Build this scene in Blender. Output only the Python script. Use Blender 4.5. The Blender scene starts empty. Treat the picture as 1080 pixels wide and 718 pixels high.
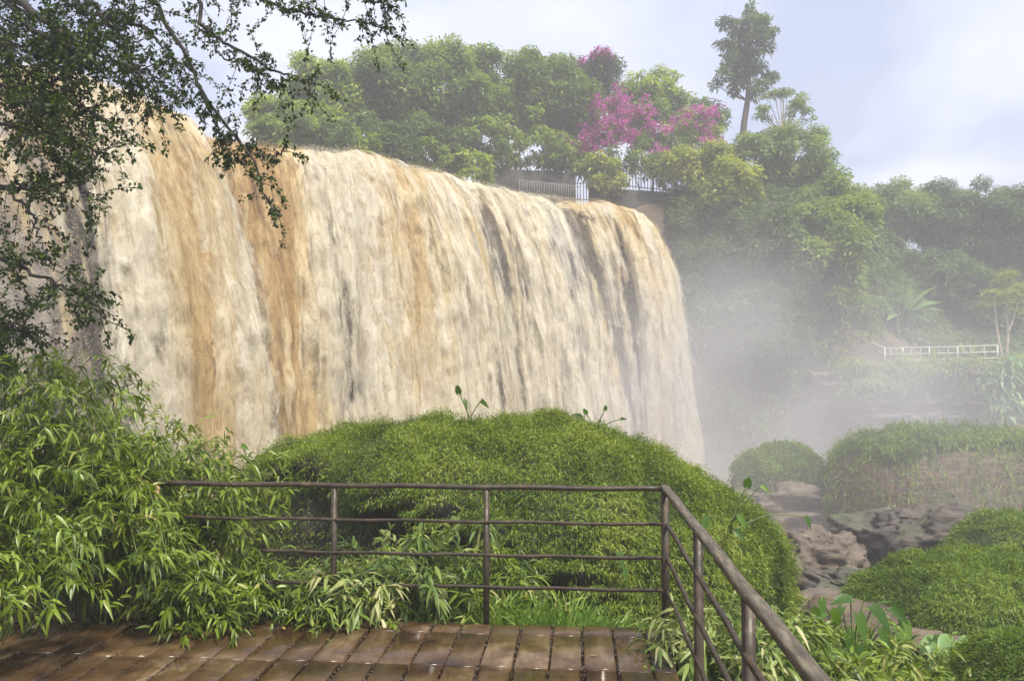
import bpy, math, random
import numpy as np
from mathutils import Vector, Matrix

# ------------------------------------------------------------------ camera, light, exposure
S = bpy.context.scene
COL = S.collection
R = math.radians
W0, H0, F0 = 1080.0, 718.0, 848.0
YAW, PITCH, EYE = R(4.72), R(2.3), 1.65

cam_d = bpy.data.cameras.new("camera"); cam = bpy.data.objects.new("camera", cam_d); COL.objects.link(cam)
cam_d.sensor_width = 36.0; cam_d.lens = F0 / W0 * 36.0
cam_d.clip_start = 0.05; cam_d.clip_end = 3000
cam.location = (0, 0, EYE)
cam.rotation_euler = (R(90) + PITCH, 0, YAW)
S.camera = cam

SUN_EL, SUN_AZ = R(60), R(142)          # azimuth clockwise from +Y
w = bpy.data.worlds.new("World"); S.world = w; w.use_nodes = True
nt = w.node_tree; N = nt.nodes; L = nt.links
N.clear()
out = N.new("ShaderNodeOutputWorld"); bg = N.new("ShaderNodeBackground"); bg.inputs[1].default_value = 0.12
sky = N.new("ShaderNodeTexSky"); sky.sky_type = 'NISHITA'; sky.sun_disc = False
sky.sun_elevation = SUN_EL; sky.sun_rotation = SUN_AZ; sky.air_density = 1.0; sky.dust_density = 1.5
tc = N.new("ShaderNodeTexCoord")
sep = N.new("ShaderNodeSeparateXYZ"); L.new(tc.outputs["Generated"], sep.inputs[0])
zz = N.new("ShaderNodeMath"); zz.operation = 'MAXIMUM'; L.new(sep.outputs[2], zz.inputs[0]); zz.inputs[1].default_value = 0.0
za = N.new("ShaderNodeMath"); za.operation = 'ADD'; L.new(zz.outputs[0], za.inputs[0]); za.inputs[1].default_value = 0.30
vd = N.new("ShaderNodeVectorMath"); vd.operation = 'DIVIDE'; L.new(tc.outputs["Generated"], vd.inputs[0])
cmb = N.new("ShaderNodeCombineXYZ")
for i in range(3): L.new(za.outputs[0], cmb.inputs[i])
L.new(cmb.outputs[0], vd.inputs[1])
mp = N.new("ShaderNodeMapping"); mp.inputs["Location"].default_value = (3.1, 0.9, 0.0); mp.inputs["Scale"].default_value = (1, 1, 1.6)
L.new(vd.outputs[0], mp.inputs[0])
n1 = N.new("ShaderNodeTexNoise"); n1.inputs["Scale"].default_value = 1.25; n1.inputs["Detail"].default_value = 8; n1.inputs["Roughness"].default_value = 0.5; n1.inputs["Distortion"].default_value = 0.3
L.new(mp.outputs[0], n1.inputs["Vector"])
n2 = N.new("ShaderNodeTexNoise"); n2.inputs["Scale"].default_value = 1.7; n2.inputs["Detail"].default_value = 6
mp2 = N.new("ShaderNodeMapping"); mp2.inputs["Location"].default_value = (7.3, 2.2, 4.0); L.new(vd.outputs[0], mp2.inputs[0]); L.new(mp2.outputs[0], n2.inputs["Vector"])
cr = N.new("ShaderNodeValToRGB"); cr.color_ramp.elements[0].position = 0.43; cr.color_ramp.elements[1].position = 0.58
cr.color_ramp.elements[0].color = (3.3, 3.75, 5.15, 1); cr.color_ramp.elements[1].color = (5.35, 5.6, 6.5, 1)
L.new(n1.outputs["Fac"], cr.inputs[0])
cov = N.new("ShaderNodeMapRange"); cov.inputs[1].default_value = 0.32; cov.inputs[2].default_value = 0.5; cov.inputs[3].default_value = 0.8; cov.inputs[4].default_value = 1.0
L.new(n2.outputs["Fac"], cov.inputs[0])
mx = N.new("ShaderNodeMix"); mx.data_type = 'RGBA'
L.new(cov.outputs[0], mx.inputs[0]); L.new(sky.outputs[0], mx.inputs[6]); L.new(cr.outputs[0], mx.inputs[7])
L.new(mx.outputs[2], bg.inputs[0]); L.new(bg.outputs[0], out.inputs[0])

sd = bpy.data.lights.new("sun", 'SUN'); sun = bpy.data.objects.new("sun", sd); COL.objects.link(sun)
sd.energy = 4.9; sd.angle = R(10); sd.color = (1.0, 0.93, 0.80)
sdir = Vector((math.sin(SUN_AZ) * math.cos(SUN_EL), math.cos(SUN_AZ) * math.cos(SUN_EL), math.sin(SUN_EL)))
sun.rotation_euler = sdir.to_track_quat('Z', 'Y').to_euler(); sun.location = (20, -20, 40)

vs = S.view_settings
vs.view_transform = 'Standard'; vs.look = 'None'; vs.exposure = 0.58; vs.gamma = 1.0; vs.use_curve_mapping = False
cy = S.cycles
cy.use_denoising = True
cy.max_bounces = 6; cy.diffuse_bounces = 3; cy.glossy_bounces = 2; cy.transmission_bounces = 3
cy.transparent_max_bounces = 12; cy.volume_bounces = 1
cy.volume_step_rate = 2.0; cy.volume_max_steps = 96
cy.caustics_reflective = False; cy.caustics_refractive = False

# ------------------------------------------------------------------ helpers
CR = cam.rotation_euler.to_matrix()
def at(px, py, Y):
    """the world point at distance Y in front of the viewer seen at photo pixel (px, py)"""
    d = CR @ Vector(((px - W0 / 2) / F0, -(py - H0 / 2) / F0, -1.0))
    k = Y / d.y
    return np.array([d.x * k, Y, EYE + d.z * k])

def rng_(seed): return np.random.default_rng(seed)

def _hash(ix, iy, iz, seed):
    h = (ix.astype(np.int64) * 374761393 + iy.astype(np.int64) * 668265263 + iz.astype(np.int64) * 2147483647 + seed * 974711) & 0xffffffff
    h = ((h ^ (h >> 13)) * 1274126177) & 0xffffffff
    h = ((h ^ (h >> 16)) * 2246822519) & 0xffffffff
    return ((h ^ (h >> 15)) & 0xffffff) / float(0xffffff)

def noise(x, y, z=0.0, seed=1):
    x, y, z = np.broadcast_arrays(np.asarray(x, float), np.asarray(y, float), np.asarray(z, float))
    ix, iy, iz = np.floor(x).astype(np.int64), np.floor(y).astype(np.int64), np.floor(z).astype(np.int64)
    fx, fy, fz = x - ix, y - iy, z - iz
    s = lambda t: t * t * t * (t * (t * 6 - 15) + 10)
    fx, fy, fz = s(fx), s(fy), s(fz)
    r = 0
    for dx in (0, 1):
        for dy in (0, 1):
            for dz in (0, 1):
                wt = (fx if dx else 1 - fx) * (fy if dy else 1 - fy) * (fz if dz else 1 - fz)
                r = r + wt * _hash(ix + dx, iy + dy, iz + dz, seed)
    return r * 2 - 1

def fbm(x, y, z=0.0, seed=1, o=4, g=0.5):
    a, r, f = 1.0, 0, 1.0
    for k in range(o):
        r = r + a * noise(np.asarray(x) * f, np.asarray(y) * f, np.asarray(z) * f, seed + k * 17)
        a *= g; f *= 2.03
    return r

def sst(a, b, x):
    t = np.clip((np.asarray(x, float) - a) / (b - a), 0, 1)
    return t * t * (3 - 2 * t)

def norm(v): return v / np.maximum(np.linalg.norm(v, axis=-1, keepdims=True), 1e-9)

class MB:
    def __init__(s): s.v = []; s.q = []; s.t = []; s.r = []; s.m = []; s.n = 0; s.uv = []
    def add(s, v, quads=None, tris=None, rnd=0.5, uv=None):
        v = np.asarray(v, np.float32).reshape(-1, 3)
        s.v.append(v)
        s.r.append(np.broadcast_to(np.asarray(rnd, np.float32), (len(v),)))
        s.uv.append(np.zeros((len(v), 3), np.float32) if uv is None else np.asarray(uv, np.float32))
        if quads is not None and len(quads): s.q.append(np.asarray(quads, np.int64) + s.n)
        if tris is not None and len(tris): s.t.append(np.asarray(tris, np.int64) + s.n)
        s.n += len(v)
    def build(s, name, mat, parent=None, smooth=False, origin=None):
        v = np.concatenate(s.v) if s.v else np.zeros((0, 3), np.float32)
        if origin is not None: v = v - np.asarray(origin, np.float32)
        q = np.concatenate(s.q) if s.q else np.zeros((0, 4), np.int64)
        t = np.concatenate(s.t) if s.t else np.zeros((0, 3), np.int64)
        me = bpy.data.meshes.new(name)
        me.vertices.add(len(v)); me.vertices.foreach_set("co", np.ascontiguousarray(v, np.float32).ravel())
        loops = np.concatenate([q.ravel(), t.ravel()]).astype(np.int32)
        starts = np.concatenate([np.arange(len(q)) * 4, len(q) * 4 + np.arange(len(t)) * 3]).astype(np.int32)
        me.loops.add(len(loops)); me.loops.foreach_set("vertex_index", loops)
        me.polygons.add(len(starts)); me.polygons.foreach_set("loop_start", starts)
        me.update(calc_edges=True)
        if smooth: me.polygons.foreach_set("use_smooth", np.ones(len(starts), bool))
        at_ = me.attributes.new("rnd", 'FLOAT', 'POINT'); at_.data.foreach_set("value", np.concatenate(s.r).astype(np.float32))
        uvv = np.concatenate(s.uv)
        if uvv.any():
            a2 = me.attributes.new("flow", 'FLOAT_VECTOR', 'POINT')
            a2.data.foreach_set("vector", np.ascontiguousarray(uvv, np.float32).ravel())
        me.materials.append(mat)
        o = bpy.data.objects.new(name, me); COL.objects.link(o)
        if origin is not None and parent is None: o.location = origin
        if parent is not None:
            o.parent = parent
            if origin is None:      # verts are in world space
                o.matrix_parent_inverse = Matrix.Translation(-parent.location)
        return o

def tag(o, label=None, cat=None, group=None, kind=None):
    if label: o["label"] = label
    if cat: o["category"] = cat
    if group: o["group"] = group
    if kind: o["kind"] = kind
    return o

def thing(name, label, cat, loc, group=None):
    o = bpy.data.objects.new(name, None); COL.objects.link(o); o.location = [float(a) for a in loc]; o.empty_display_size = 0.2
    return tag(o, label, cat, group)

def frame(d):
    d = norm(np.asarray(d, float)); up = np.array([0, 0, 1.0]) if abs(d[2]) < 0.9 else np.array([1.0, 0, 0])
    a = norm(np.cross(up, d)); return a, np.cross(d, a)

def tube(mb, pts, rad, sides=6, rnd=0.5, cap=True):
    pts = np.asarray(pts, float); n = len(pts); rad = np.broadcast_to(np.asarray(rad, float), (n,))
    tang = np.gradient(pts, axis=0); V = []
    a, b = frame(tang[0])
    for i in range(n):
        t = norm(tang[i]); a = norm(a - t * np.dot(a, t)); b = np.cross(t, a)
        ang = np.arange(sides) / sides * 2 * math.pi
        V.append(pts[i] + rad[i] * (np.cos(ang)[:, None] * a + np.sin(ang)[:, None] * b))
    V = np.concatenate(V); Q = []
    for i in range(n - 1):
        for k in range(sides):
            k2 = (k + 1) % sides
            Q.append((i * sides + k, i * sides + k2, (i + 1) * sides + k2, (i + 1) * sides + k))
    T = []
    if cap:
        V = np.concatenate([V, pts[:1], pts[-1:]])
        for k in range(sides):
            k2 = (k + 1) % sides
            T.append((n * sides, k2, k)); T.append((n * sides + 1, (n - 1) * sides + k, (n - 1) * sides + k2))
    mb.add(V, Q, T, rnd)

def smooth_path(pts, n=12):
    p = np.asarray(pts, float); k = len(p)
    if k < 3:
        t = np.linspace(0, 1, n)[:, None]; return p[0] * (1 - t) + p[-1] * t
    ts = np.linspace(0, k - 1.0001, n); r = []
    for t in ts:
        i = int(t); f = t - i
        p0, p1, p2, p3 = p[max(i - 1, 0)], p[i], p[min(i + 1, k - 1)], p[min(i + 2, k - 1)]
        r.append(0.5 * (2 * p1 + (p2 - p0) * f + (2 * p0 - 5 * p1 + 4 * p2 - p3) * f * f + (3 * p1 - p0 - 3 * p2 + p3) * f ** 3))
    return np.array(r)

def box(mb, lo, hi, rnd=0.5, bev=0.0):
    x0, y0, z0 = lo; x1, y1, z1 = hi; b = bev
    if b <= 0:
        v = [(x0, y0, z0), (x1, y0, z0), (x1, y1, z0), (x0, y1, z0), (x0, y0, z1), (x1, y0, z1), (x1, y1, z1), (x0, y1, z1)]
        q = [(0, 3, 2, 1), (4, 5, 6, 7), (0, 1, 5, 4), (1, 2, 6, 5), (2, 3, 7, 6), (3, 0, 4, 7)]
    else:
        v = [(x0, y0, z0), (x1, y0, z0), (x1, y1, z0), (x0, y1, z0), (x0, y0, z1 - b), (x1, y0, z1 - b), (x1, y1, z1 - b), (x0, y1, z1 - b),
             (x0 + b, y0 + b, z1), (x1 - b, y0 + b, z1), (x1 - b, y1 - b, z1), (x0 + b, y1 - b, z1)]
        q = [(0, 3, 2, 1), (8, 9, 10, 11)]
        for i in range(4):
            j = (i + 1) % 4
            q.append((i, j, 4 + j, 4 + i)); q.append((4 + i, 4 + j, 8 + j, 8 + i))
    mb.add(v, q, None, rnd)

def leaves(mb, P, D, Nn, length, width, droop=0.2, kind="diamond", rnd=None):
    """many leaves at once: base points P, directions D, upward normals Nn"""
    P = np.asarray(P, float); n = len(P)
    if n == 0: return
    D = norm(np.asarray(D, float)); Sd = norm(np.cross(D, np.asarray(Nn, float))); Nn = np.cross(Sd, D)
    ln = np.broadcast_to(np.asarray(length, float), (n,))[:, None]; wd = np.broadcast_to(np.asarray(width, float), (n,))[:, None] * 0.5
    dr = np.broadcast_to(np.asarray(droop, float), (n,))[:, None]
    if rnd is None: rnd = rng_(n + 7).random(n)
    rnd = np.asarray(rnd, np.float32)
    down = np.array([0, 0, -1.0])
    def c(t): return P + D * ln * t + down * (dr * ln * t * t)
    if kind == "diamond":
        m = c(0.5)
        V = np.stack([c(0), m + Sd * wd + Nn * wd * 0.25, c(1), m - Sd * wd + Nn * wd * 0.25], 1)
        k = 4; q = np.array([[0, 1, 2, 3]])
    elif kind == "blade":
        V = np.stack([c(0) + Sd * wd * .5, c(0) - Sd * wd * .5, c(.4) + Sd * wd, c(.4) - Sd * wd, c(.75) + Sd * wd * .7, c(.75) - Sd * wd * .7, c(1) + Sd * wd * .05, c(1) - Sd * wd * .05], 1)
        k = 8; q = np.array([[0, 2, 3, 1], [2, 4, 5, 3], [4, 6, 7, 5]])
    else:   # folded lance-shaped leaf with a midrib
        tt, ww = ((0, .12, .35, .65, 1), (.08, .75, 1.0, .7, .02)) if kind == "lance" else ((0, .06, .3, .65, 1), (.55, .95, 1.0, .62, .02))
        cols = []
        for t, a in zip(tt, ww):
            m = c(t); up = Nn * wd * a * 0.35
            if kind == "heart" and t == 0: m2 = c(-0.22)
            else: m2 = m
            cols += [m2 + Sd * wd * a + up, m, m2 - Sd * wd * a + up]
        V = np.stack(cols, 1); k = 15; q = []
        for i in range(4):
            b = i * 3
            q += [[b, b + 3, b + 4, b + 1], [b + 1, b + 4, b + 5, b + 2]]
        q = np.array(q)
    Q = (np.arange(n)[:, None, None] * k + q[None]).reshape(-1, 4)
    mb.add(V.reshape(-1, 3), Q, None, np.repeat(rnd, k))

def rand_dir(rg, n): return norm(rg.normal(size=(n, 3)))

# ------------------------------------------------------------------ materials
def M(name):
    m = bpy.data.materials.new(name); m.use_nodes = True
    m.node_tree.nodes.clear()
    return m, m.node_tree.nodes, m.node_tree.links

def ramp(N, stops):
    r = N.new("ShaderNodeValToRGB"); e = r.color_ramp.elements
    while len(e) < len(stops): e.new(0.5)
    for k, (p, c) in enumerate(stops): e[k].position = p; e[k].color = (*c, 1)
    return r

def leaf_mat(name, cols, trans=0.35, rough=0.5, spec=0.35, scale=0.0):
    m, N, L = M(name)
    a = N.new("ShaderNodeAttribute"); a.attribute_name = "rnd"
    k = len(cols); r = ramp(N, [(i / (k - 1), c) for i, c in enumerate(cols)])
    if scale:
        tc = N.new("ShaderNodeNewGeometry"); nz = N.new("ShaderNodeTexNoise"); nz.inputs["Scale"].default_value = scale; nz.inputs["Detail"].default_value = 3
        L.new(tc.outputs["Position"], nz.inputs["Vector"])
        mr = N.new("ShaderNodeMapRange"); mr.inputs[1].default_value = .3; mr.inputs[2].default_value = .7; mr.inputs[3].default_value = -.35; mr.inputs[4].default_value = .35
        L.new(nz.outputs["Fac"], mr.inputs[0])
        ad = N.new("ShaderNodeMath"); ad.operation = 'ADD'; ad.use_clamp = True
        L.new(a.outputs["Fac"], ad.inputs[0]); L.new(mr.outputs[0], ad.inputs[1]); L.new(ad.outputs[0], r.inputs[0])
    else: L.new(a.outputs["Fac"], r.inputs[0])
    p = N.new("ShaderNodeBsdfPrincipled"); p.inputs["Roughness"].default_value = rough; p.inputs["Specular IOR Level"].default_value = spec
    L.new(r.outputs[0], p.inputs["Base Color"])
    t = N.new("ShaderNodeBsdfTranslucent")
    hs = N.new("ShaderNodeHueSaturation"); hs.inputs["Hue"].default_value = 0.485; hs.inputs["Saturation"].default_value = 1.1; hs.inputs["Value"].default_value = 1.5
    L.new(r.outputs[0], hs.inputs["Color"]); L.new(hs.outputs[0], t.inputs[0])
    x = N.new("ShaderNodeMixShader"); x.inputs[0].default_value = trans
    L.new(p.outputs[0], x.inputs[1]); L.new(t.outputs[0], x.inputs[2])
    o = N.new("ShaderNodeOutputMaterial"); L.new(x.outputs[0], o.inputs[0])
    return m

def rock_mat(name, cols, scale=1.5, layered=0.0, rough=0.75, bump=0.4, green=None):
    m, N, L = M(name)
    g = N.new("ShaderNodeNewGeometry"); mp = N.new("ShaderNodeMapping"); mp.inputs["Scale"].default_value = (1, 1, 1 + layered * 6)
    L.new(g.outputs["Position"], mp.inputs[0])
    n = N.new("ShaderNodeTexNoise"); n.inputs["Scale"].default_value = scale; n.inputs["Detail"].default_value = 9; n.inputs["Roughness"].default_value = .65; n.inputs["Distortion"].default_value = .4
    L.new(mp.outputs[0], n.inputs["Vector"])
    r = ramp(N, [(0.3 + .4 * i / (len(cols) - 1), c) for i, c in enumerate(cols)]); L.new(n.outputs["Fac"], r.inputs[0])
    p = N.new("ShaderNodeBsdfPrincipled"); p.inputs["Roughness"].default_value = rough
    cin = r.outputs[0]
    if green:
        n3 = N.new("ShaderNodeTexNoise"); n3.inputs["Scale"].default_value = scale * .45; n3.inputs["Detail"].default_value = 8; L.new(g.outputs["Position"], n3.inputs["Vector"])
        s = N.new("ShaderNodeSeparateXYZ"); L.new(g.outputs["Normal"], s.inputs[0])
        ma = N.new("ShaderNodeMath"); ma.operation = 'MULTIPLY_ADD'; ma.inputs[1].default_value = .35; L.new(s.outputs[2], ma.inputs[0]); L.new(n3.outputs["Fac"], ma.inputs[2])
        mr = N.new("ShaderNodeMapRange"); mr.inputs[1].default_value = .80; mr.inputs[2].default_value = 1.1; L.new(ma.outputs[0], mr.inputs[0])
        mx = N.new("ShaderNodeMix"); mx.data_type = 'RGBA'; L.new(mr.outputs[0], mx.inputs[0]); L.new(cin, mx.inputs[6]); mx.inputs[7].default_value = (*green, 1)
        cin = mx.outputs[2]
    L.new(cin, p.inputs["Base Color"])
    b = N.new("ShaderNodeBump"); b.inputs["Strength"].default_value = bump; b.inputs["Distance"].default_value = .25 / scale; L.new(n.outputs["Fac"], b.inputs["Height"]); L.new(b.outputs[0], p.inputs["Normal"])
    o = N.new("ShaderNodeOutputMaterial"); L.new(p.outputs[0], o.inputs[0])
    return m

mat_tree = [
    leaf_mat("foliage_bright", [(0.102, 0.172, 0.015), (0.179, 0.276, 0.024), (0.269, 0.368, 0.033), (0.371, 0.460, 0.066)], scale=.5),
    leaf_mat("foliage_mid", [(0.077, 0.138, 0.020), (0.134, 0.218, 0.031), (0.198, 0.287, 0.044), (0.282, 0.356, 0.077)], scale=.5),
    leaf_mat("foliage_dark", [(0.038, 0.075, 0.019), (0.070, 0.121, 0.029), (0.109, 0.167, 0.040), (0.154, 0.218, 0.055)], scale=.5),
    leaf_mat("foliage_yellow", [(0.128, 0.184, 0.022), (0.218, 0.276, 0.033), (0.307, 0.356, 0.055), (0.397, 0.414, 0.088)], scale=.5),
]
mat_near = leaf_mat("near_leaf", [(.009, .02, .004), (.024, .05, .006), (.055, .10, .010), (.13, .19, .02)], trans=.35)
mat_bamboo = leaf_mat("bamboo_leaf", [(.035, .070, .006), (.075, .125, .009), (.13, .195, .014), (.18, .26, .024), (.23, .30, .045), (.36, .33, .11)], trans=.3, rough=.38, spec=.5)
mat_variegated = leaf_mat("pale_leaf", [(.06, .10, .02), (.11, .18, .03), (.20, .26, .06), (.34, .36, .14), (.45, .42, .22)], trans=.3, rough=.4, spec=.45)
mat_mound = leaf_mat("mound_leaf", [(.045, .08, .006), (.085, .14, .009), (.135, .205, .012), (.20, .275, .022), (.29, .31, .07)], trans=.3, scale=1.1)
mat_mound2 = leaf_mat("mound_leaf_far", [(.06, .105, .010), (.10, .165, .014), (.15, .23, .022), (.22, .29, .04)], trans=.3, scale=.9)
mat_grass = leaf_mat("grass_blade", [(.06, .13, .014), (.10, .20, .02), (.15, .27, .035), (.22, .34, .06), (.32, .38, .12)], trans=.35, rough=.4)
mat_dry = leaf_mat("dry_grass", [(.14, .09, .05), (.20, .13, .07), (.26, .18, .09), (.15, .15, .05)], trans=.2)
mat_pink = leaf_mat("bougainvillea_blossom", [(.36, .04, .24), (.44, .07, .32), (.52, .13, .42), (.40, .06, .22)], trans=.35)
mat_broad = leaf_mat("broad_leaf", [(.04, .10, .012), (.065, .145, .018), (.10, .20, .03), (.16, .27, .05)], trans=.4, rough=.42, spec=.4)
mat_banana = leaf_mat("banana_leaf", [(.09, .19, .05), (.14, .26, .08), (.22, .34, .13), (.20, .26, .08)], trans=.35, rough=.4)
mat_fallen = leaf_mat("fallen_leaf", [(.20, .08, .02), (.35, .20, .05), (.45, .30, .10), (.16, .07, .03)], trans=.1, rough=.4)
mat_bark = rock_mat("bark", [(.03, .022, .015), (.08, .06, .045), (.13, .10, .075)], scale=6, rough=.85)
mat_bark_dark = rock_mat("dark_bark", [(.008, .006, .005), (.02, .015, .012), (.035, .028, .02)], scale=8, rough=.8)
mat_bark_pale = rock_mat("pale_bark", [(.25, .20, .14), (.38, .32, .24), (.48, .42, .33)], scale=5, rough=.8)
mat_stem = rock_mat("green_stem", [(.05, .09, .02), (.09, .14, .03), (.16, .17, .06)], scale=12, rough=.5, bump=.1)
mat_cliff = rock_mat("wet_cliff", [(.10, .09, .082), (.22, .20, .18), (.34, .31, .28)], scale=.9, rough=.5, bump=.8)
mat_rock = rock_mat("gorge_rock", [(.03, .026, .022), (.075, .062, .052), (.13, .105, .085)], scale=1.8, layered=.6, rough=.6, bump=.7, green=(.05, .08, .02))
mat_rock_tan = rock_mat("tan_rock", [(.06, .047, .036), (.125, .097, .072), (.19, .15, .115)], scale=2.2, layered=.3, rough=.6, bump=.9)
mat_rock_brown = rock_mat("brown_rock", [(.05, .036, .024), (.10, .072, .046), (.16, .12, .08)], scale=1.6, layered=.7, rough=.7, bump=.8)
mat_rock_dark = rock_mat("dark_rock", [(.008, .007, .005), (.03, .025, .018), (.07, .056, .038)], scale=3.5, rough=.55, bump=.7, green=(.018, .03, .008))
mat_soil = rock_mat("ground", [(.035, .025, .015), (.08, .055, .035), (.13, .095, .06)], scale=.9, rough=.85, bump=.6, green=(.04, .065, .015))
mat_concrete = rock_mat("old_concrete", [(.015, .015, .014), (.03, .029, .026), (.06, .056, .05)], scale=1.6, rough=.85, bump=.2)
mat_white = rock_mat("pale_paint", [(.45, .44, .42), (.6, .58, .55), (.68, .66, .62)], scale=6, rough=.6, bump=.1)
mat_picket = rock_mat("weathered_pickets", [(.10, .10, .10), (.17, .165, .16), (.24, .23, .22)], scale=8, rough=.7, bump=.1)
mat_darkmetal = rock_mat("dark_iron", [(.03, .03, .03), (.06, .055, .05), (.09, .08, .07)], scale=8, rough=.5, bump=.1)

def mound_base_mat():
    return rock_mat("mound_mat", [(.012, .022, .006), (.025, .045, .01), (.05, .08, .016)], scale=5, rough=.9, bump=.6)
mat_mbase = mound_base_mat()

def rail_mat(name, pale=False, wood=False):
    m, N, L = M(name)
    g = N.new("ShaderNodeTexCoord")
    n = N.new("ShaderNodeTexNoise"); n.inputs["Scale"].default_value = 9; n.inputs["Detail"].default_value = 10; n.inputs["Roughness"].default_value = .7
    mp = N.new("ShaderNodeMapping"); L.new(g.outputs["Object"], mp.inputs[0])
    if wood: mp.inputs["Scale"].default_value = (6, .8, 6)
    L.new(mp.outputs[0], n.inputs["Vector"])
    cols = [(.012, .008, .005), (.03, .019, .011), (.055, .036, .02), (.12, .09, .06)]
    if wood: cols = [(.03, .023, .015), (.075, .06, .04), (.14, .118, .08), (.23, .20, .145)]
    if pale: cols = [(.12, .06, .025), (.28, .17, .08), (.40, .28, .16), (.5, .4, .28)]
    r = ramp(N, [(.32, cols[0]), (.48, cols[1]), (.6, cols[2]), (.74, cols[3])]); L.new(n.outputs["Fac"], r.inputs[0])
    p = N.new("ShaderNodeBsdfPrincipled"); L.new(r.outputs[0], p.inputs["Base Color"])
    n2 = N.new("ShaderNodeTexNoise"); n2.inputs["Scale"].default_value = 14; n2.inputs["Detail"].default_value = 6; L.new(g.outputs["Object"], n2.inputs["Vector"])
    mr = N.new("ShaderNodeMapRange"); mr.inputs[1].default_value = .35; mr.inputs[2].default_value = .65; mr.inputs[3].default_value = .42; mr.inputs[4].default_value = .7; L.new(n2.outputs["Fac"], mr.inputs[0]); L.new(mr.outputs[0], p.inputs["Roughness"])
    b = N.new("ShaderNodeBump"); b.inputs["Strength"].default_value = .35; b.inputs["Distance"].default_value = .01; L.new(n.outputs["Fac"], b.inputs["Height"]); L.new(b.outputs[0], p.inputs["Normal"])
    o = N.new("ShaderNodeOutputMaterial"); L.new(p.outputs[0], o.inputs[0]); return m
mat_rail = rail_mat("rusty_brown_rail"); mat_rail_top = rail_mat("weathered_top_rail", wood=True); mat_rail_pale = rail_mat("peeling_pale_rail", pale=True)

def deck_mat():
    m, N, L = M("wet_deck")
    g = N.new("ShaderNodeNewGeometry")
    a = N.new("ShaderNodeAttribute"); a.attribute_name = "rnd"
    big = N.new("ShaderNodeTexNoise"); big.inputs["Scale"].default_value = 3.2; big.inputs["Detail"].default_value = 8; big.inputs["Roughness"].default_value = .62; big.inputs["Distortion"].default_value = .5
    L.new(g.outputs["Position"], big.inputs["Vector"])
    mp = N.new("ShaderNodeMapping"); mp.inputs["Scale"].default_value = (26, 5, 10); L.new(g.outputs["Position"], mp.inputs[0])
    gr = N.new("ShaderNodeTexNoise"); gr.inputs["Scale"].default_value = 1.0; gr.inputs["Detail"].default_value = 8; gr.inputs["Roughness"].default_value = .7; L.new(mp.outputs[0], gr.inputs["Vector"])
    ad = N.new("ShaderNodeMath"); ad.operation = 'MULTIPLY_ADD'; ad.inputs[1].default_value = .22; L.new(a.outputs["Fac"], ad.inputs[0]); L.new(big.outputs["Fac"], ad.inputs[2])
    ad2 = N.new("ShaderNodeMath"); ad2.operation = 'MULTIPLY_ADD'; ad2.inputs[1].default_value = .35; L.new(gr.outputs["Fac"], ad2.inputs[0]); L.new(ad.outputs[0], ad2.inputs[2])
    r = ramp(N, [(.52, (.016, .010, .006)), (.66, (.042, .024, .011)), (.78, (.072, .041, .018)), (.88, (.105, .066, .033)), (.97, (.17, .12, .07))])
    L.new(ad2.outputs[0], r.inputs[0])
    # moss and ochre stains
    n3 = N.new("ShaderNodeTexNoise"); n3.inputs["Scale"].default_value = 1.3; n3.inputs["Detail"].default_value = 7; L.new(g.outputs["Position"], n3.inputs["Vector"])
    mr3 = N.new("ShaderNodeMapRange"); mr3.inputs[1].default_value = .52; mr3.inputs[2].default_value = .66; mr3.inputs[4].default_value = .55; L.new(n3.outputs["Fac"], mr3.inputs[0])
    mx = N.new("ShaderNodeMix"); mx.data_type = 'RGBA'; L.new(mr3.outputs[0], mx.inputs[0]); L.new(r.outputs[0], mx.inputs[6]); mx.inputs[7].default_value = (.065, .040, .012, 1)
    p = N.new("ShaderNodeBsdfPrincipled"); L.new(mx.outputs[2], p.inputs["Base Color"])
    n4 = N.new("ShaderNodeTexNoise"); n4.inputs["Scale"].default_value = 2.6; n4.inputs["Detail"].default_value = 7; n4.inputs["Roughness"].default_value = .6; L.new(g.outputs["Position"], n4.inputs["Vector"])
    mr = N.new("ShaderNodeMapRange"); mr.inputs[1].default_value = .40; mr.inputs[2].default_value = .60; mr.inputs[3].default_value = .08; mr.inputs[4].default_value = .38; L.new(n4.outputs["Fac"], mr.inputs[0]); L.new(mr.outputs[0], p.inputs["Roughness"])
    b = N.new("ShaderNodeBump"); b.inputs["Strength"].default_value = .35; b.inputs["Distance"].default_value = .012; L.new(ad2.outputs[0], b.inputs["Height"]); L.new(b.outputs[0], p.inputs["Normal"])
    o = N.new("ShaderNodeOutputMaterial"); L.new(p.outputs[0], o.inputs[0]); return m
mat_deck = deck_mat()
mat_debris = rock_mat("debris", [(.02, .012, .008), (.06, .04, .025), (.14, .10, .07)], scale=40, rough=.5, bump=.4)

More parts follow.
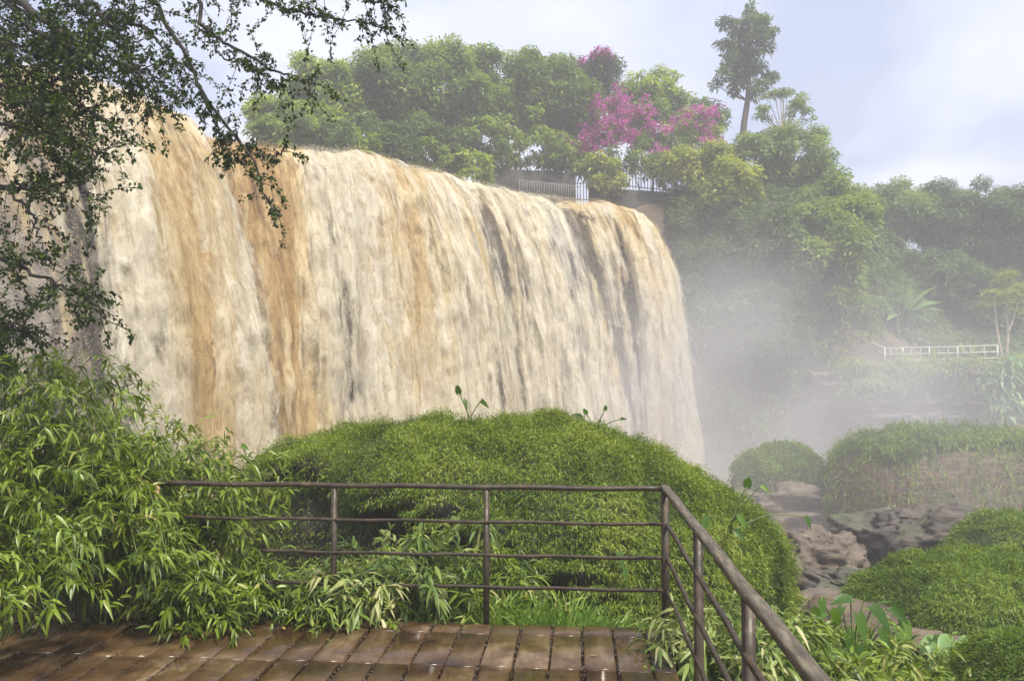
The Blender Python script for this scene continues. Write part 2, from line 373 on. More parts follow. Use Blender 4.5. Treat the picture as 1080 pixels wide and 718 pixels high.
def water_mat():
    m, N, L = M("muddy_falling_water")
    fl = N.new("ShaderNodeAttribute"); fl.attribute_name = "flow"
    th = N.new("ShaderNodeAttribute"); th.attribute_name = "rnd"        # how thin the sheet is
    flat = N.new("ShaderNodeVectorMath"); flat.operation = 'MULTIPLY'; flat.inputs[1].default_value = (1, 1, 0); L.new(fl.outputs["Vector"], flat.inputs[0])
    def nz(sx, sy, det, rough=.6, dist=0.0, off=0):
        mp = N.new("ShaderNodeMapping"); mp.inputs["Scale"].default_value = (sx, sy, 1); mp.inputs["Location"].default_value = (off, off * 1.7, off)
        L.new(flat.outputs[0], mp.inputs[0])
        n = N.new("ShaderNodeTexNoise"); n.inputs["Scale"].default_value = 1.0; n.inputs["Detail"].default_value = det; n.inputs["Roughness"].default_value = rough; n.inputs["Distortion"].default_value = dist
        L.new(mp.outputs[0], n.inputs["Vector"]); return n
    def mrange(src, a, b, c=0., d=1.):
        k = N.new("ShaderNodeMapRange"); k.inputs[1].default_value = a; k.inputs[2].default_value = b; k.inputs[3].default_value = c; k.inputs[4].default_value = d
        L.new(src, k.inputs[0]); return k.outputs[0]
    def math_(op, x, y):
        k = N.new("ShaderNodeMath"); k.operation = op
        for i, s in enumerate((x, y)):
            if isinstance(s, (int, float)): k.inputs[i].default_value = s
            else: L.new(s, k.inputs[i])
        return k.outputs[0]
    wide = nz(.55, .035, 3, .5, .25)
    strk = nz(2.6, .13, 6, .6, .15, 3)
    fine = nz(6, 1.3, 8, .74, .45, 7)
    grain = nz(20, 6, 4, .7, .3, 17)
    tone = math_('ADD', math_('MULTIPLY', wide.outputs["Fac"], .75), math_('MULTIPLY', strk.outputs["Fac"], .5))
    tone = math_('ADD', tone, math_('MULTIPLY', fine.outputs["Fac"], .22))
    sp = N.new("ShaderNodeSeparateXYZ"); L.new(fl.outputs["Vector"], sp.inputs[0])
    # the further it has fallen, and the further along the brink, the more air is beaten into it
    air = math_('ADD', mrange(sp.outputs[1], 7, 21, 0, .20), mrange(sp.outputs[0], 18, 32, 0, .15))
    air = math_('ADD', air, sp.outputs[2])
    col = ramp(N, [(.06, (.45, .285, .10)), (.28, (.60, .44, .20)), (.50, (.73, .60, .34)), (.72, (.79, .71, .50)), (.94, (.80, .77, .66))])
    L.new(mrange(math_('ADD', tone, air), .55, 1.06), col.inputs[0])
    spk = ramp(N, [(.36, (.52, .45, .38)), (.48, (.88, .84, .78)), (.58, (1, 1, 1))])
    L.new(math_('ADD', math_('MULTIPLY', fine.outputs["Fac"], .6), math_('MULTIPLY', grain.outputs["Fac"], .4)), spk.inputs[0])
    cm = N.new("ShaderNodeMix"); cm.data_type = 'RGBA'; cm.blend_type = 'MULTIPLY'; cm.inputs[0].default_value = 1.0
    L.new(col.outputs[0], cm.inputs[6]); L.new(spk.outputs[0], cm.inputs[7])
    class _c: outputs = [cm.outputs[2]]
    col = _c
    mix3 = math_('ADD', math_('MULTIPLY', fine.outputs["Fac"], .7), math_('MULTIPLY', grain.outputs["Fac"], .3))
    p = N.new("ShaderNodeBsdfPrincipled"); p.inputs["Roughness"].default_value = .6; p.inputs["Specular IOR Level"].default_value = .25
    L.new(col.outputs[0], p.inputs["Base Color"])
    b = N.new("ShaderNodeBump"); b.inputs["Strength"].default_value = .35; b.inputs["Distance"].default_value = .08; L.new(mix3, b.inputs["Height"]); L.new(b.outputs[0], p.inputs["Normal"])
    tl = N.new("ShaderNodeBsdfTranslucent"); L.new(col.outputs[0], tl.inputs[0])
    x0 = N.new("ShaderNodeMixShader"); x0.inputs[0].default_value = .5; L.new(p.outputs[0], x0.inputs[1]); L.new(tl.outputs[0], x0.inputs[2])
    tr = N.new("ShaderNodeBsdfTransparent")
    cover = math_('ADD', math_('MULTIPLY', strk.outputs["Fac"], .6), math_('MULTIPLY', fine.outputs["Fac"], .65))
    cover = math_('SUBTRACT', cover, th.outputs["Fac"])
    al = mrange(cover, .16, .46)
    x = N.new("ShaderNodeMixShader"); L.new(al, x.inputs[0]); L.new(tr.outputs[0], x.inputs[1]); L.new(x0.outputs[0], x.inputs[2])
    o = N.new("ShaderNodeOutputMaterial"); L.new(x.outputs[0], o.inputs[0]); return m
mat_water = water_mat()

def river_mat():
    m, N, L = M("muddy_river")
    g = N.new("ShaderNodeNewGeometry"); n = N.new("ShaderNodeTexNoise"); n.inputs["Scale"].default_value = .8; n.inputs["Detail"].default_value = 9; L.new(g.outputs["Position"], n.inputs["Vector"])
    r = ramp(N, [(.35, (.30, .20, .10)), (.5, (.48, .36, .22)), (.65, (.75, .68, .55))]); L.new(n.outputs["Fac"], r.inputs[0])
    p = N.new("ShaderNodeBsdfPrincipled"); p.inputs["Roughness"].default_value = .3; L.new(r.outputs[0], p.inputs["Base Color"])
    b = N.new("ShaderNodeBump"); b.inputs["Strength"].default_value = .8; b.inputs["Distance"].default_value = .3; L.new(n.outputs["Fac"], b.inputs["Height"]); L.new(b.outputs[0], p.inputs["Normal"])
    o = N.new("ShaderNodeOutputMaterial"); L.new(p.outputs[0], o.inputs[0]); return m

# ------------------------------------------------------------------ terrain
CREST = [(-330, 10, 15.0), (-170, 36, 18.0), (-40, 60, 21.5), (20, 75, 23.5), (75, 88, 24.8), (105, 95, 25.6), (150, 116, 27.2), (200, 140, 29.2), (265, 152, 30.8), (330, 157, 32.4), (420, 175, 35.0), (500, 194, 38.2), (560, 206, 40.4), (610, 212, 42.1), (640, 218, 43.2), (664, 226, 44.0), (682, 238, 44.6)]
CP = np.array([at(*c) for c in CREST])
EDGE = np.concatenate([np.array([(-200, -5.), (-40, 3), (-26, 8)]), CP[:, :2], np.array([(6.5, 46.2), (9.5, 46.5), (12.5, 47), (15, 48.5), (16.5, 52), (17, 60), (18, 90), (25, 600), (-600, 600), (-600, -5)])])

def signed_edge(x, y):
    P = np.stack([np.ravel(x), np.ravel(y)], 1).astype(float); d = np.full(len(P), 1e9); inside = np.zeros(len(P), bool)
    n = len(EDGE)
    for i in range(n):
        a, b = EDGE[i], EDGE[(i + 1) % n]; ab = b - a
        t = np.clip(((P - a) @ ab) / (ab @ ab), 0, 1); q = a + t[:, None] * ab
        d = np.minimum(d, np.hypot(*(P - q).T))
        c = ((a[1] > P[:, 1]) != (b[1] > P[:, 1]))
        with np.errstate(divide='ignore', invalid='ignore'):
            xi = (b[0] - a[0]) * (P[:, 1] - a[1]) / (b[1] - a[1]) + a[0]
        inside ^= c & (P[:, 0] < xi)
    return np.where(inside, d, -d).reshape(np.shape(x))

def terrain(x, y):
    x = np.asarray(x, float); y = np.asarray(y, float)
    base = -0.6 - 4.4 * sst(6, 25, y + .15 * np.maximum(x, 0)) - 1.1 * sst(.4, 3.0, x) * (1 - sst(14, 24, y)) * sst(-3, 2, y)
    base = base + 1.6 * sst(-3.2, -6.5, x) * (1 - sst(7, 11, y))
    base = base + .25 * fbm(x * .35, y * .35, 0, 5, 4) * sst(4, 9, np.hypot(x, y))
    t2 = sst(11.0, 14.5, x - .25 * fbm(x * .2, y * .2, 3, 8, 3))
    hill = -4 + 6.1 * sst(36.8, 40.8, y + .5 * noise(x * .5, y * .2, 0, 3)) + 7.5 * sst(45.5, 63, y) + .15 * fbm(x * .5, y * .5, 0, 12, 3)
    base = base * (1 - t2) + np.maximum(base, hill) * t2
    s = signed_edge(x, y)
    jag = .7 * fbm(x * .3, y * .3, 0, 21, 4)
    right = sst(0.5, 5, x)
    plat = 9.95 + 1.4 * right + .12 * fbm(x * .3, y * .3, 0, 9, 3)
    wdt = 1.2 + 3.2 * right
    t = sst(-.9 - wdt * right, .5, s + jag * right - .6 * (1 - right))
    return base * (1 - t) + np.maximum(plat, base) * t

def axis(lo, hi, step, far):
    c = np.arange(lo, hi + step, step); o = np.array([6, 16, 34, 70, 140, 280, far])
    return np.concatenate([(lo - o)[::-1], c, hi + o])
gx = axis(-30, 34, .4, 700); gy = axis(-8, 70, .4, 900)
X, Yg = np.meshgrid(gx, gy); Z = terrain(X, Yg)
def gridq(nr, nc):
    i = np.arange(nr - 1)[:, None] * nc + np.arange(nc - 1)[None]
    return np.stack([i, i + 1, i + nc + 1, i + nc], -1).reshape(-1, 4)
mb = MB(); mb.add(np.stack([X, Yg, Z], -1).reshape(-1, 3), gridq(len(gy), len(gx)))
tag(mb.build("ground", mat_soil, smooth=True), kind="structure")

mb = MB(); rx = np.linspace(-25, 13, 60); ry = np.linspace(14, 48, 60); RX, RY = np.meshgrid(rx, ry)
mb.add(np.stack([RX, RY, -4.75 + .12 * fbm(RX * .6, RY * .6, 0, 4, 4)], -1).reshape(-1, 3), gridq(60, 60))
tag(mb.build("river", river_mat(), smooth=True), kind="structure")

# ------------------------------------------------------------------ waterfall and the cliff behind it
seg = np.concatenate([[0], np.cumsum(np.linalg.norm(np.diff(CP[:, :2], axis=0), axis=1))])
ULEN = seg[-1]
pxs = np.array([c[0] for c in CREST], float)
def crest_at(u):
    fine_u = np.linspace(0, ULEN, 400); sp = smooth_path(CP, 400)
    # reparametrise the smooth path by length
    sl = np.concatenate([[0], np.cumsum(np.linalg.norm(np.diff(sp[:, :2], axis=0), axis=1))]); sl *= ULEN / sl[-1]
    return np.stack([np.interp(u, sl, sp[:, k]) for k in range(3)], -1)
def u_of_px(p): return np.interp(p, pxs, seg)
def fall_surface(nu, nv, amp=1.0, back=0.0, vmax=17.5):
    u = np.linspace(0, ULEN, nu); v = np.linspace(-4, vmax, nv)
    c = crest_at(u); tg = np.gradient(c[:, :2], axis=0)
    k = (nu // 18) | 1; ker = np.hanning(k); ker /= ker.sum()
    pad = np.pad(tg, ((k // 2, k // 2), (0, 0)), mode='edge'); tg = np.stack([np.convolve(pad[:, j], ker, 'valid') for j in (0, 1)], 1)
    tg = norm(tg); nrm = np.stack([tg[:, 1], -tg[:, 0]], 1)
    U, V = np.meshgrid(u, v)
    thr = 4.6 + .55 * noise(u * .22, 0, 0, 31) + .40 * noise(u * .6, 3, 0, 32)
    thr = thr - 1.0 * np.exp(-((u - u_of_px(203)) / .35) ** 2) - .9 * np.exp(-((u - u_of_px(615)) / 1.1) ** 2) - .7 * np.exp(-((u - u_of_px(335)) / .8) ** 2)
    thr = thr - (-.8) * np.exp(-((u - u_of_px(165)) / 1.2) ** 2) - back * 1.4 - .15 * sst(u_of_px(600), u_of_px(670), u)
    # arc: s(outward), drop
    q = np.clip(V, 0, None)
    sm = thr[None] * (1 - np.exp(-q / 6.2)) * 1.12
    dz = np.where(V > 0, np.sqrt(np.maximum(q ** 2, 0) + 0.0) - 0.0, 0)
    drop = q - 1.35 * (1 - np.exp(-q / 1.5))
    drop = np.maximum(drop, .10 * q)
    s = np.where(V < 0, V, sm)
    zc = c[:, 2][None] - drop + np.where(V < 0, .02 * V, 0) - back * .35
    st = sst(-1, 3, V)
    disp = amp * (.30 * noise(U * .55 + .15 * noise(U, V * .2, 0, 40), V * .05, 0, 41) + .20 * noise(U * 1.3, V * .10, 0, 42) + .11 * noise(U * 3.1, V * .28, 0, 43)) * (.25 + .75 * st)
    disp = disp + amp * (.05 * noise(U * 4.5, V * .5, 0, 44) + .02 * noise(U * 9, V * 1.2, 0, 45) + .012 * noise(U * 12, V * 5, 0, 46)) * (.55 + .45 * st)
    tz = np.where(V < 2, 1 - sst(0, 4, V), 0)            # near the lip the swell pushes up, lower down it pushes out
    ox = nrm[None, :, 0] * (s + disp * (1 - tz * .7)); oy = nrm[None, :, 1] * (s + disp * (1 - tz * .7))
    P = np.stack([c[None, :, 0] + ox, c[None, :, 1] + oy, zc + disp * tz], -1)
    return U, V, P, disp
nu, nv = 760, 470
U, V, P, D = fall_surface(nu, nv)
g = lambda c, wd, a: a * np.exp(-((U - u_of_px(c)) / wd) ** 2)
lean = sst(0, 12, V)
cen = U - u_of_px(580) - .16 * np.clip(V, 0, 14); wgap = np.interp(V, [-4, 0, 5, 10, 14], [1.2, 1.05, .60, .42, .3])
thin = (g(205, .2, .5) * sst(-.5, 1.5, V) + g(334, .6, .15) + g(250, .3, .06) + g(455, .45, .20) * sst(2, 5, V) + .42 * (1 - sst(u_of_px(-10), u_of_px(35), U)) + g(420, .3, .12)
        + .66 * np.exp(-(cen / wgap) ** 2) * sst(-4, -1, V) * (1 - .55 * sst(8, 14, V)))
thin = thin + .10 * noise(U * .9, V * .06, 0, 77) * sst(.5, 3, V)
strands = np.clip(noise(U * 1.5, V * .04, 0, 78) + .6 * noise(U * 3.3, V * .07, 0, 79), 0, 1)
strands = strands * np.clip(.65 + .9 * noise(U * 1.1, V * .22, 0, 81), 0, 1.2) + .25 * noise(U * 5, V * .6, 0, 82) * (strands > .05)
thin = thin + (.12 + .48 * strands) * sst(u_of_px(390), u_of_px(500), U) * sst(.3, 4, V) * (1 - sst(u_of_px(628), u_of_px(645), U)) + .12 * strands * sst(1, 4, V) * (1 - sst(u_of_px(390), u_of_px(500), U)) - .45 * sst(u_of_px(620), u_of_px(640), U)
thin = thin + .9 * sst(ULEN - .35, ULEN, U + .25 * noise(U * 3, V * .8, 0, 71))
tan = -.26 * g(1, 1, 0)
for c_, wd_, a_ in ((232, 1.1, .36), (275, .8, .28), (128, 1.0, .15), (395, .5, .16), (360, .4, .05), (470, .35, .07)): tan = tan - g(c_, wd_, a_)
tan = tan - .24 * sst(u_of_px(628), u_of_px(645), U) * (1 - .8 * sst(2, 13, V)) + .10 * g(340, .9, 1) + .14 * g(185, .4, 1) + .10 * g(60, 1.4, 1)
tan = tan - .05 * (1 - sst(0, 5, V)) + .03 + .10 * noise(U * .9, V * .10, 0, 63) + .07 * noise(U * 2.5, V * .2, 0, 64)
thin = np.clip(thin + np.where(thin > .08, .16 * noise(U * 4, V * .8, 0, 83) + .10 * noise(U * 9, V * 2.5, 0, 84), 0), -.3, 1)
FL3 = np.stack([U - u_of_px(75) + 12, V + 5, tan], -1)
mb = MB(); mb.add(P.reshape(-1, 3), gridq(nv, nu)[:, ::-1], None, thin.ravel(), FL3.reshape(-1, 3))
# the broken water itself: drops and torn strands flying with the sheet
st2 = 2
for lay_, off_, th_ in ((1, .10, .20), (2, .24, .30), (3, .40, .40)):       # torn outer veils of the same water, each thinner than the one inside
    Uv, Vv, Pv = U[::st2, ::st2], V[::st2, ::st2], P[::st2, ::st2]
    dVv, dUv = np.gradient(Pv, axis=0), np.gradient(Pv, axis=1); nv_ = norm(np.cross(dVv, dUv)); nv_ *= np.sign((nv_ * np.array([.6, -.7, .3])).sum(-1, keepdims=True))
    o_ = off_ * sst(-.5, 2.5, Vv) * (.45 + .55 * noise(Uv * 1.4, Vv * .3, 0, 90 + lay_) + .25 * noise(Uv * 4, Vv * 1.1, 0, 95 + lay_) + .5)
    tv = th_ + .95 * np.clip(thin[::st2, ::st2], -.1, 1) + .16 * noise(Uv * 1.6, Vv * .14, 0, 100 + lay_) + .14 * noise(Uv * 2.2, Vv * .9, 0, 105 + lay_) + .35 * (1 - sst(-.6, 1.2, Vv)) + .3 * sst(ULEN - .9, ULEN - .1, Uv)
    f_ = FL3[::st2, ::st2] + np.array([3.3 * lay_, 7.7 * lay_, .0 + .015 * lay_]); f_[..., 0] -= 3.3 * lay_ - .4 * lay_
    mb.add((Pv + nv_ * o_[..., None]).reshape(-1, 3), gridq(*Uv.shape)[:, ::-1], None, np.clip(tv, -.3, 1).ravel(), f_.reshape(-1, 3))
rg = rng_(88); nf = 200000      # drops thrown off along the brink and down the free edge
dens_ = (np.exp(-((V - .2) / .8) ** 2) + .6 * np.exp(-((U - ULEN + .45) / .35) ** 2) + .55) * sst(-1.2, -.3, V) * (1 - .9 * sst(ULEN - .4, ULEN - .1, U))
pick = rg.choice(dens_.size, nf, p=(dens_ / dens_.sum()).ravel())
iu, iv = pick % nu, pick // nu
dV = norm(P[np.minimum(iv + 2, nv - 1), iu] - P[np.maximum(iv - 2, 0), iu]); dU = norm(P[iv, np.minimum(iu + 2, nu - 1)] - P[iv, np.maximum(iu - 2, 0)])
nr_ = norm(np.cross(dV, dU)); nr_ *= np.sign((nr_ * np.array([.6, -.7, .3])).sum(-1, keepdims=True))
pp = P[iv, iu] + rg.normal(0, .04, (nf, 3)) + nr_ * (.02 + .22 * rg.random(nf) ** 2)[:, None]
m0 = MB(); leaves(m0, pp, norm(dV + rg.normal(0, .5, (nf, 3))), norm(nr_ + rg.normal(0, .3, (nf, 3))), .02 + .05 * rg.random(nf) ** 2, .014 + .02 * rg.random(nf) ** 2, 0.0, "diamond", np.full(nf, -.3))
mb.add(m0.v[0], m0.q[0], None, -.3, np.repeat(FL3[iv, iu] + rg.normal(0, 1, (nf, 3)) * np.array([.1, .3, .06]) + np.array([0, 0, .06]), 4, 0))
wf = tag(mb.build("waterfall", mat_water, smooth=True), "wide muddy tan waterfall pouring over the cliff in streaked curtains", "waterfall", kind="structure")

U2, V2, P2, D2 = fall_surface(220, 150, amp=.5, back=.9)
rk = -.35 - .45 * np.abs(fbm(U2 * .5, V2 * .35, 0, 91, 5))
P2[..., 0] += .7 * rk; P2[..., 1] -= .7 * rk
mb = MB(); mb.add(P2.reshape(-1, 3), gridq(150, 220)[:, ::-1])
tag(mb.build("cliff", mat_cliff, smooth=True), kind="structure")

# ------------------------------------------------------------------ deck
DX1, DY1 = .54, 5.34
rg = rng_(3)
mb = MB()
ang = .012
ys = [DY1]; yv = DY1 - .20
while yv > -1.2: ys.append(yv); yv -= .57
xv = DX1 - .14
box(mb, (-5.2, -1.2, -.14), (DX1, DY1 - .004, -.035), .0)
cols = [(DX1 - .125, DX1)]
while xv > -5.0: cols.append((xv - .176, xv - .001)); xv -= .1955
for ci, (xa, xb) in enumerate(cols):
    for a, b in zip(ys[1:], ys[:-1]):
        j = rg.normal(0, .004, 4)
        box(mb, (xa + j[0], a + .006 + abs(j[1]), -.12), (xb + j[2], b - .004, .0 + j[3] * .8), float(rg.random()), .006)
# cross battens seen in the gaps
tag(mb.build("deck", mat_deck), kind="structure")
mb = MB()       # wet debris caught in the gaps between the boards
n = 4500
gi = rg.integers(0, len(cols) - 1, n); gy_ = DY1 - rg.random(n) ** 1.3 * 3.2
gxp = np.array([cols[i][0] for i in gi]) - .009 + rg.normal(0, .005, n)
for k in range(n):
    s_ = .003 + .009 * rg.random() ** 2
    a, b = frame(rand_dir(rg, 1)[0]); d = np.cross(a, b); c0 = np.array([gxp[k], gy_[k], -.022 + .024 * rg.random()])
    mb.add([c0 + a * s_, c0 + b * s_, c0 - a * s_, c0 - b * s_, c0 + d * s_ * .8, c0 - d * s_ * .8], None, [(0, 1, 4), (1, 2, 4), (2, 3, 4), (3, 0, 4), (1, 0, 5), (2, 1, 5), (3, 2, 5), (0, 3, 5)])
tag(mb.build("leaf_litter", mat_debris), kind="stuff")

# ------------------------------------------------------------------ railing
rl = thing("railing", "rusty brown metal railing bent round the corner of the wet deck", "railing", (.57, 5.36, 0))
RX, RY, RH = .565, 5.40, .885
LX = at(167, 520, 5.40)[0]
mids = (.655, .435, .225)
def post(x, y, zt, zb=-.35, m=mat_rail, s=.021):
    mb = MB(); tube(mb, [(x, y, zb), (x, y, zt)], s, 10); return mb.build("post", m, rl)
post(RX, RY, RH - .01, s=.027)
for px in (513, 352): post(at(px, 600, RY)[0], RY, RH - .02)
post(LX, RY, RH, m=mat_rail_pale, s=.022)
for y in (4.17, 2.96, 1.75, .55): post(RX + .035, y, RH - .03, zb=-.9, s=.025)
def flatrail(p0, p1, wdt, hgt, name, m):
    """a rail with rounded edges running from p0 to p1"""
    p0, p1 = np.array(p0, float), np.array(p1, float); d = norm(p1 - p0); sd_ = norm(np.cross(d, [0, 0, 1])); up = np.cross(sd_, d)
    n = 40; mb = MB(); k = 10; V = []
    for i in range(n):
        c = p0 + (p1 - p0) * i / (n - 1) + up * .003 * math.sin(i * .7) + sd_ * .002 * math.sin(i * 1.3)
        for j in range(k):
            a = 2 * math.pi * j / k; ca, sa = math.cos(a), math.sin(a)
            V.append(c + sd_ * wdt / 2 * math.copysign(abs(ca) ** .5, ca) + up * hgt / 2 * math.copysign(abs(sa) ** .5, sa))
    Q = [(i * k + j, i * k + (j + 1) % k, (i + 1) * k + (j + 1) % k, (i + 1) * k + j) for i in range(n - 1) for j in range(k)]
    V.append(p0); V.append(p1)
    T = [(n * k, (j + 1) % k, j) for j in range(k)] + [(n * k + 1, (n - 1) * k + j, (n - 1) * k + (j + 1) % k) for j in range(k)]
    mb.add(V, Q, T); return mb.build(name, m, rl, smooth=True)
flatrail((LX - .02, RY, RH), (RX - .02, RY, RH), .044, .032, "top_rail", mat_rail)
flatrail((RX, RY + .03, RH + .008), (RX + .035, -.6, RH + .008), .052, .036, "top_rail", mat_rail_top)["label"] = "weathered grey top rail running towards the viewer"
for h in mids:
    flatrail((LX if h > .5 else LX + .75, RY - .012, h), (RX, RY - .012, h), .02, .022, "rail", mat_rail)
    flatrail((RX + .01, RY, h), (RX + .04, -.6, h), .022, .024, "rail", mat_rail)

# ------------------------------------------------------------------ trees
def crown_clumps(rg, c, r, n, rc=.34, under=-.95):
    """clump centres through an uneven crown"""
    out_ = []
    while len(out_) < n:
        d = rand_dir(rg, 1)[0]
        if d[2] < under: continue
        k = .45 + .55 * rg.random() ** .5
        lump = 1 + .28 * float(noise(d[0] * 1.6 + c[0], d[1] * 1.6, d[2] * 1.6 + c[2], 5))
        out_.append((c + d * r * k * lump * .92, rc * min(r[0], r[2]) * (.5 + .75 * rg.random())))
    return out_

def leaf_clumps(mb, rg, clumps, dens, ll, lw, flat=.9, droop=.25, kind="diamond", tone=0.0, under_cut=.45):
    for c, rad in clumps:
        n = int(dens * rad * rad * 4)
        if n < 4: n = 4
        d = rand_dir(rg, n); d[:, 2] = np.where((d[:, 2] < -.2) & (rg.random(n) < under_cut), -d[:, 2] * .6, d[:, 2]); d = norm(d)
        rr = rad * (.25 + .9 * rg.random(n) ** .7)
        P = c + d * rr[:, None] * np.array([1, 1, flat])
        nr = norm(d * .8 + np.array([0, 0, .9]) + rg.normal(0, .45, (n, 3)))
        dr = norm(np.cross(nr, rg.normal(size=(n, 3))) + d * .5)
        base = rg.normal(.45 + tone, .15)
        leaves(mb, P, dr, nr, ll * (.6 + .8 * rg.random(n)), lw * (.6 + .8 * rg.random(n)), droop, kind, np.clip(base + rg.normal(0, .2, n), 0, 1))

def limbs(mb, rg, base, top, r0, clumps, n, sides=7):
    tp = smooth_path([base, base * .6 + top * .4 + rg.normal(0, .12, 3) * np.array([1, 1, 0]), top], 9)
    tube(mb, tp, np.linspace(r0, r0 * .35, 9), sides)
    for i in rg.permutation(len(clumps))[:n]:
        c = clumps[i][0]; k = 4 + int(4 * rg.random()); s = tp[k]
        mid = (s + c) / 2 + np.array([0, 0, -.12 * np.linalg.norm(c - s)])
        tube(mb, smooth_path([s, mid, c], 7), np.linspace(r0 * .42, r0 * .08, 7), 5)

def ground_for(p, zlow, back=4.0):
    ys = np.linspace(p[1], p[1] + back, 12); zs = terrain(np.full(12, p[0]), ys); i = int(np.argmin(np.abs(zs - zlow)))
    return np.array([p[0], ys[i], float(zs[i])])

def tree(px, py, Y, rxp, ryp, kind, label, name="tree", cat="tree", seed=0, group=None, n=34, dens=190, ll=.27, lw=.105, bark=None, trunk_r=.13, flowers=0.0, rc=.34, nlimb=12):
    rg = rng_(1000 + seed)
    c = at(px, py, Y); s = Y / F0; r = np.array([rxp * s, rxp * s * .9, ryp * s])
    base = ground_for(c, c[2] - r[2] * 1.05)
    if base[2] > c[2] - r[2] * .3: base[2] = c[2] - r[2] * .6
    t = thing(name, label, cat, base, group)
    cl = crown_clumps(rg, c, r, int(n * 1.9), rc * .84)
    mb = MB(); limbs(mb, rg, base - np.array([0, 0, .3]), c + np.array([0, 0, r[2] * .2]), trunk_r, cl, nlimb); mb.build("trunk", bark or mat_bark, t)
    mb = MB(); leaf_clumps(mb, rg, cl, dens, ll, lw); cw_ = mb.build("crown", mat_tree[kind], t)
    if flowers:
        mb = MB(); k = max(3, int(len(cl) * flowers)); pick = sorted(cl, key=lambda q: -(q[0][2] - q[0][1] * .6 + rg.normal(0, .5)))[:k]
        leaf_clumps(mb, rg, [(p + np.array([0, -.15, .1]), q * 1.06) for p, q in pick], dens * .55, ll * .6, lw * 1.2)
        mb.build("blossoms", mat_pink, cw_)
    return t

HILL = "trees along the cliff top behind the waterfall"
tree(292, 126, 38, 36, 32, 0, "bright green tree at the far end of the cliff-top row above the waterfall lip", seed=1, group=HILL)
tree(345, 102, 40, 46, 42, 0, "vivid light green tree second along the cliff-top row", seed=2, group=HILL, n=42)
tree(408, 92, 41.5, 52, 46, 1, "tall rounded green tree rising highest in the cliff-top row", seed=3, group=HILL, n=48)
tree(470, 98, 43.5, 55, 46, 1, "broad mid green tree in the middle of the cliff-top row", seed=4, group=HILL, n=48)
tree(532, 92, 46, 52, 40, 1, "wide green tree behind the concrete wall on the cliff top", seed=5, group=HILL, n=44)
tree(585, 108, 47, 42, 42, 1, "green tree just before the magenta bougainvillea", seed=7, group=HILL, n=40)
tree(622, 88, 49, 38, 32, 2, "dark tree with a few reddish blossoms at its top", seed=9, group=HILL, flowers=.07, n=34)
tree(690, 106, 51, 42, 28, 0, "light green tree behind the magenta bougainvillea", seed=10, group=HILL, n=34)
tree(738, 126, 52, 30, 18, 1, "small light tree beside the foot of the lone tall tree", seed=11, group=HILL, n=26)
tree(838, 172, 50, 40, 38, 1, "rounded green tree on the shoulder of the cliff below the tall tree", seed=13, group=HILL, n=36)
HILL2 = "shrubs filling in under the cliff-top trees"
LIP = "shrubs at the lip of the waterfall"
tree(385, 145, 38.5, 52, 24, 2, "low dark shrub right at the waterfall lip", "shrub", "shrub", 12, LIP, n=26, trunk_r=.05)
tree(448, 152, 40.5, 46, 26, 2, "grey green shrub overhanging the brow of the falls", "shrub", "shrub", 6, LIP, n=26, trunk_r=.05)
tree(508, 145, 43, 36, 28, 1, "shrub hanging over the near end of the concrete wall", "shrub", "shrub", 8, LIP, n=22, trunk_r=.05)
tree(572, 155, 44.5, 38, 22, 1, "pale green shrub drooping over the middle of the concrete wall", "shrub", "shrub", 15, LIP, n=22, trunk_r=.05)
for i, (px, py, Y, rx_, ry_, k, lb) in enumerate(((300, 150, 36, 34, 18, 1, "low green shrub where the lip of the falls meets the bright trees"), (345, 142, 38, 38, 24, 0, "light green shrub under the second bright tree of the cliff-top row"),
        (425, 128, 42, 44, 30, 1, "mid green shrub filling the gap under the tallest cliff-top trees"), (490, 128, 44, 44, 30, 1, "rounded shrub above the start of the concrete wall"), (545, 128, 46, 40, 26, 0, "lighter shrub above the middle of the concrete wall"),
        (600, 145, 47.5, 34, 26, 1, "green shrub against the flank of the magenta bougainvillea"), (700, 135, 50, 50, 30, 1, "leafy shrub between the two bougainvilleas"), (786, 172, 50.5, 44, 28, 1, "leafy shrub round the foot of the lone tall tree"))):
    tree(px, py, Y, rx_, ry_, k, lb, "shrub", "shrub", 120 + i, HILL2, n=26, trunk_r=.06, nlimb=6)
for i in range(10):
    px = 284 + i * 24; py = float(np.interp(px, pxs, [c[1] for c in CREST])); Y = float(np.interp(px, pxs, [c[2] for c in CREST])) + 2.2 + (i % 3) * .5
    tree(px, py - 13 - 5 * (i % 2), Y, 24, 21, (1, 2, 1, 2, 0)[i % 5], "low leafy shrub in the unbroken row along the waterfall lip", "shrub", "shrub", 150 + i, "unbroken row of low shrubs along the waterfall lip", n=16, trunk_r=.04, nlimb=5)
for i, (px, py, Y, rx_, ry_, k, lb) in enumerate(((606, 172, 45.4, 20, 20, 1, "drooping shrub in the bright gap between the concrete wall and the iron fence"), (676, 172, 45.8, 24, 16, 1, "shrub hanging above the middle of the iron fence"),
        (712, 176, 45.4, 26, 20, 3, "light shrub hanging over the retaining wall under the paler bougainvillea"), (738, 210, 44.8, 26, 24, 1, "shrub trailing down the far end of the retaining wall"), (524, 172, 43.6, 24, 14, 1, "shrub hiding the near corner of the concrete wall"), (584, 168, 44.6, 18, 14, 2, "shrub hanging over the far end of the concrete wall"))):
    tree(px, py, Y, rx_, ry_, k, lb, "shrub", "shrub", 180 + i, "shrubs hanging over the walls and fences of the cliff top", n=18, trunk_r=.04, nlimb=6)
CLF = "trees growing on the misty cliff"
tree(636, 186, 45.0, 28, 22, 3, "yellow green shrub below the bougainvillea by the iron fence", "shrub", "shrub", 16, CLF, n=22, trunk_r=.06)
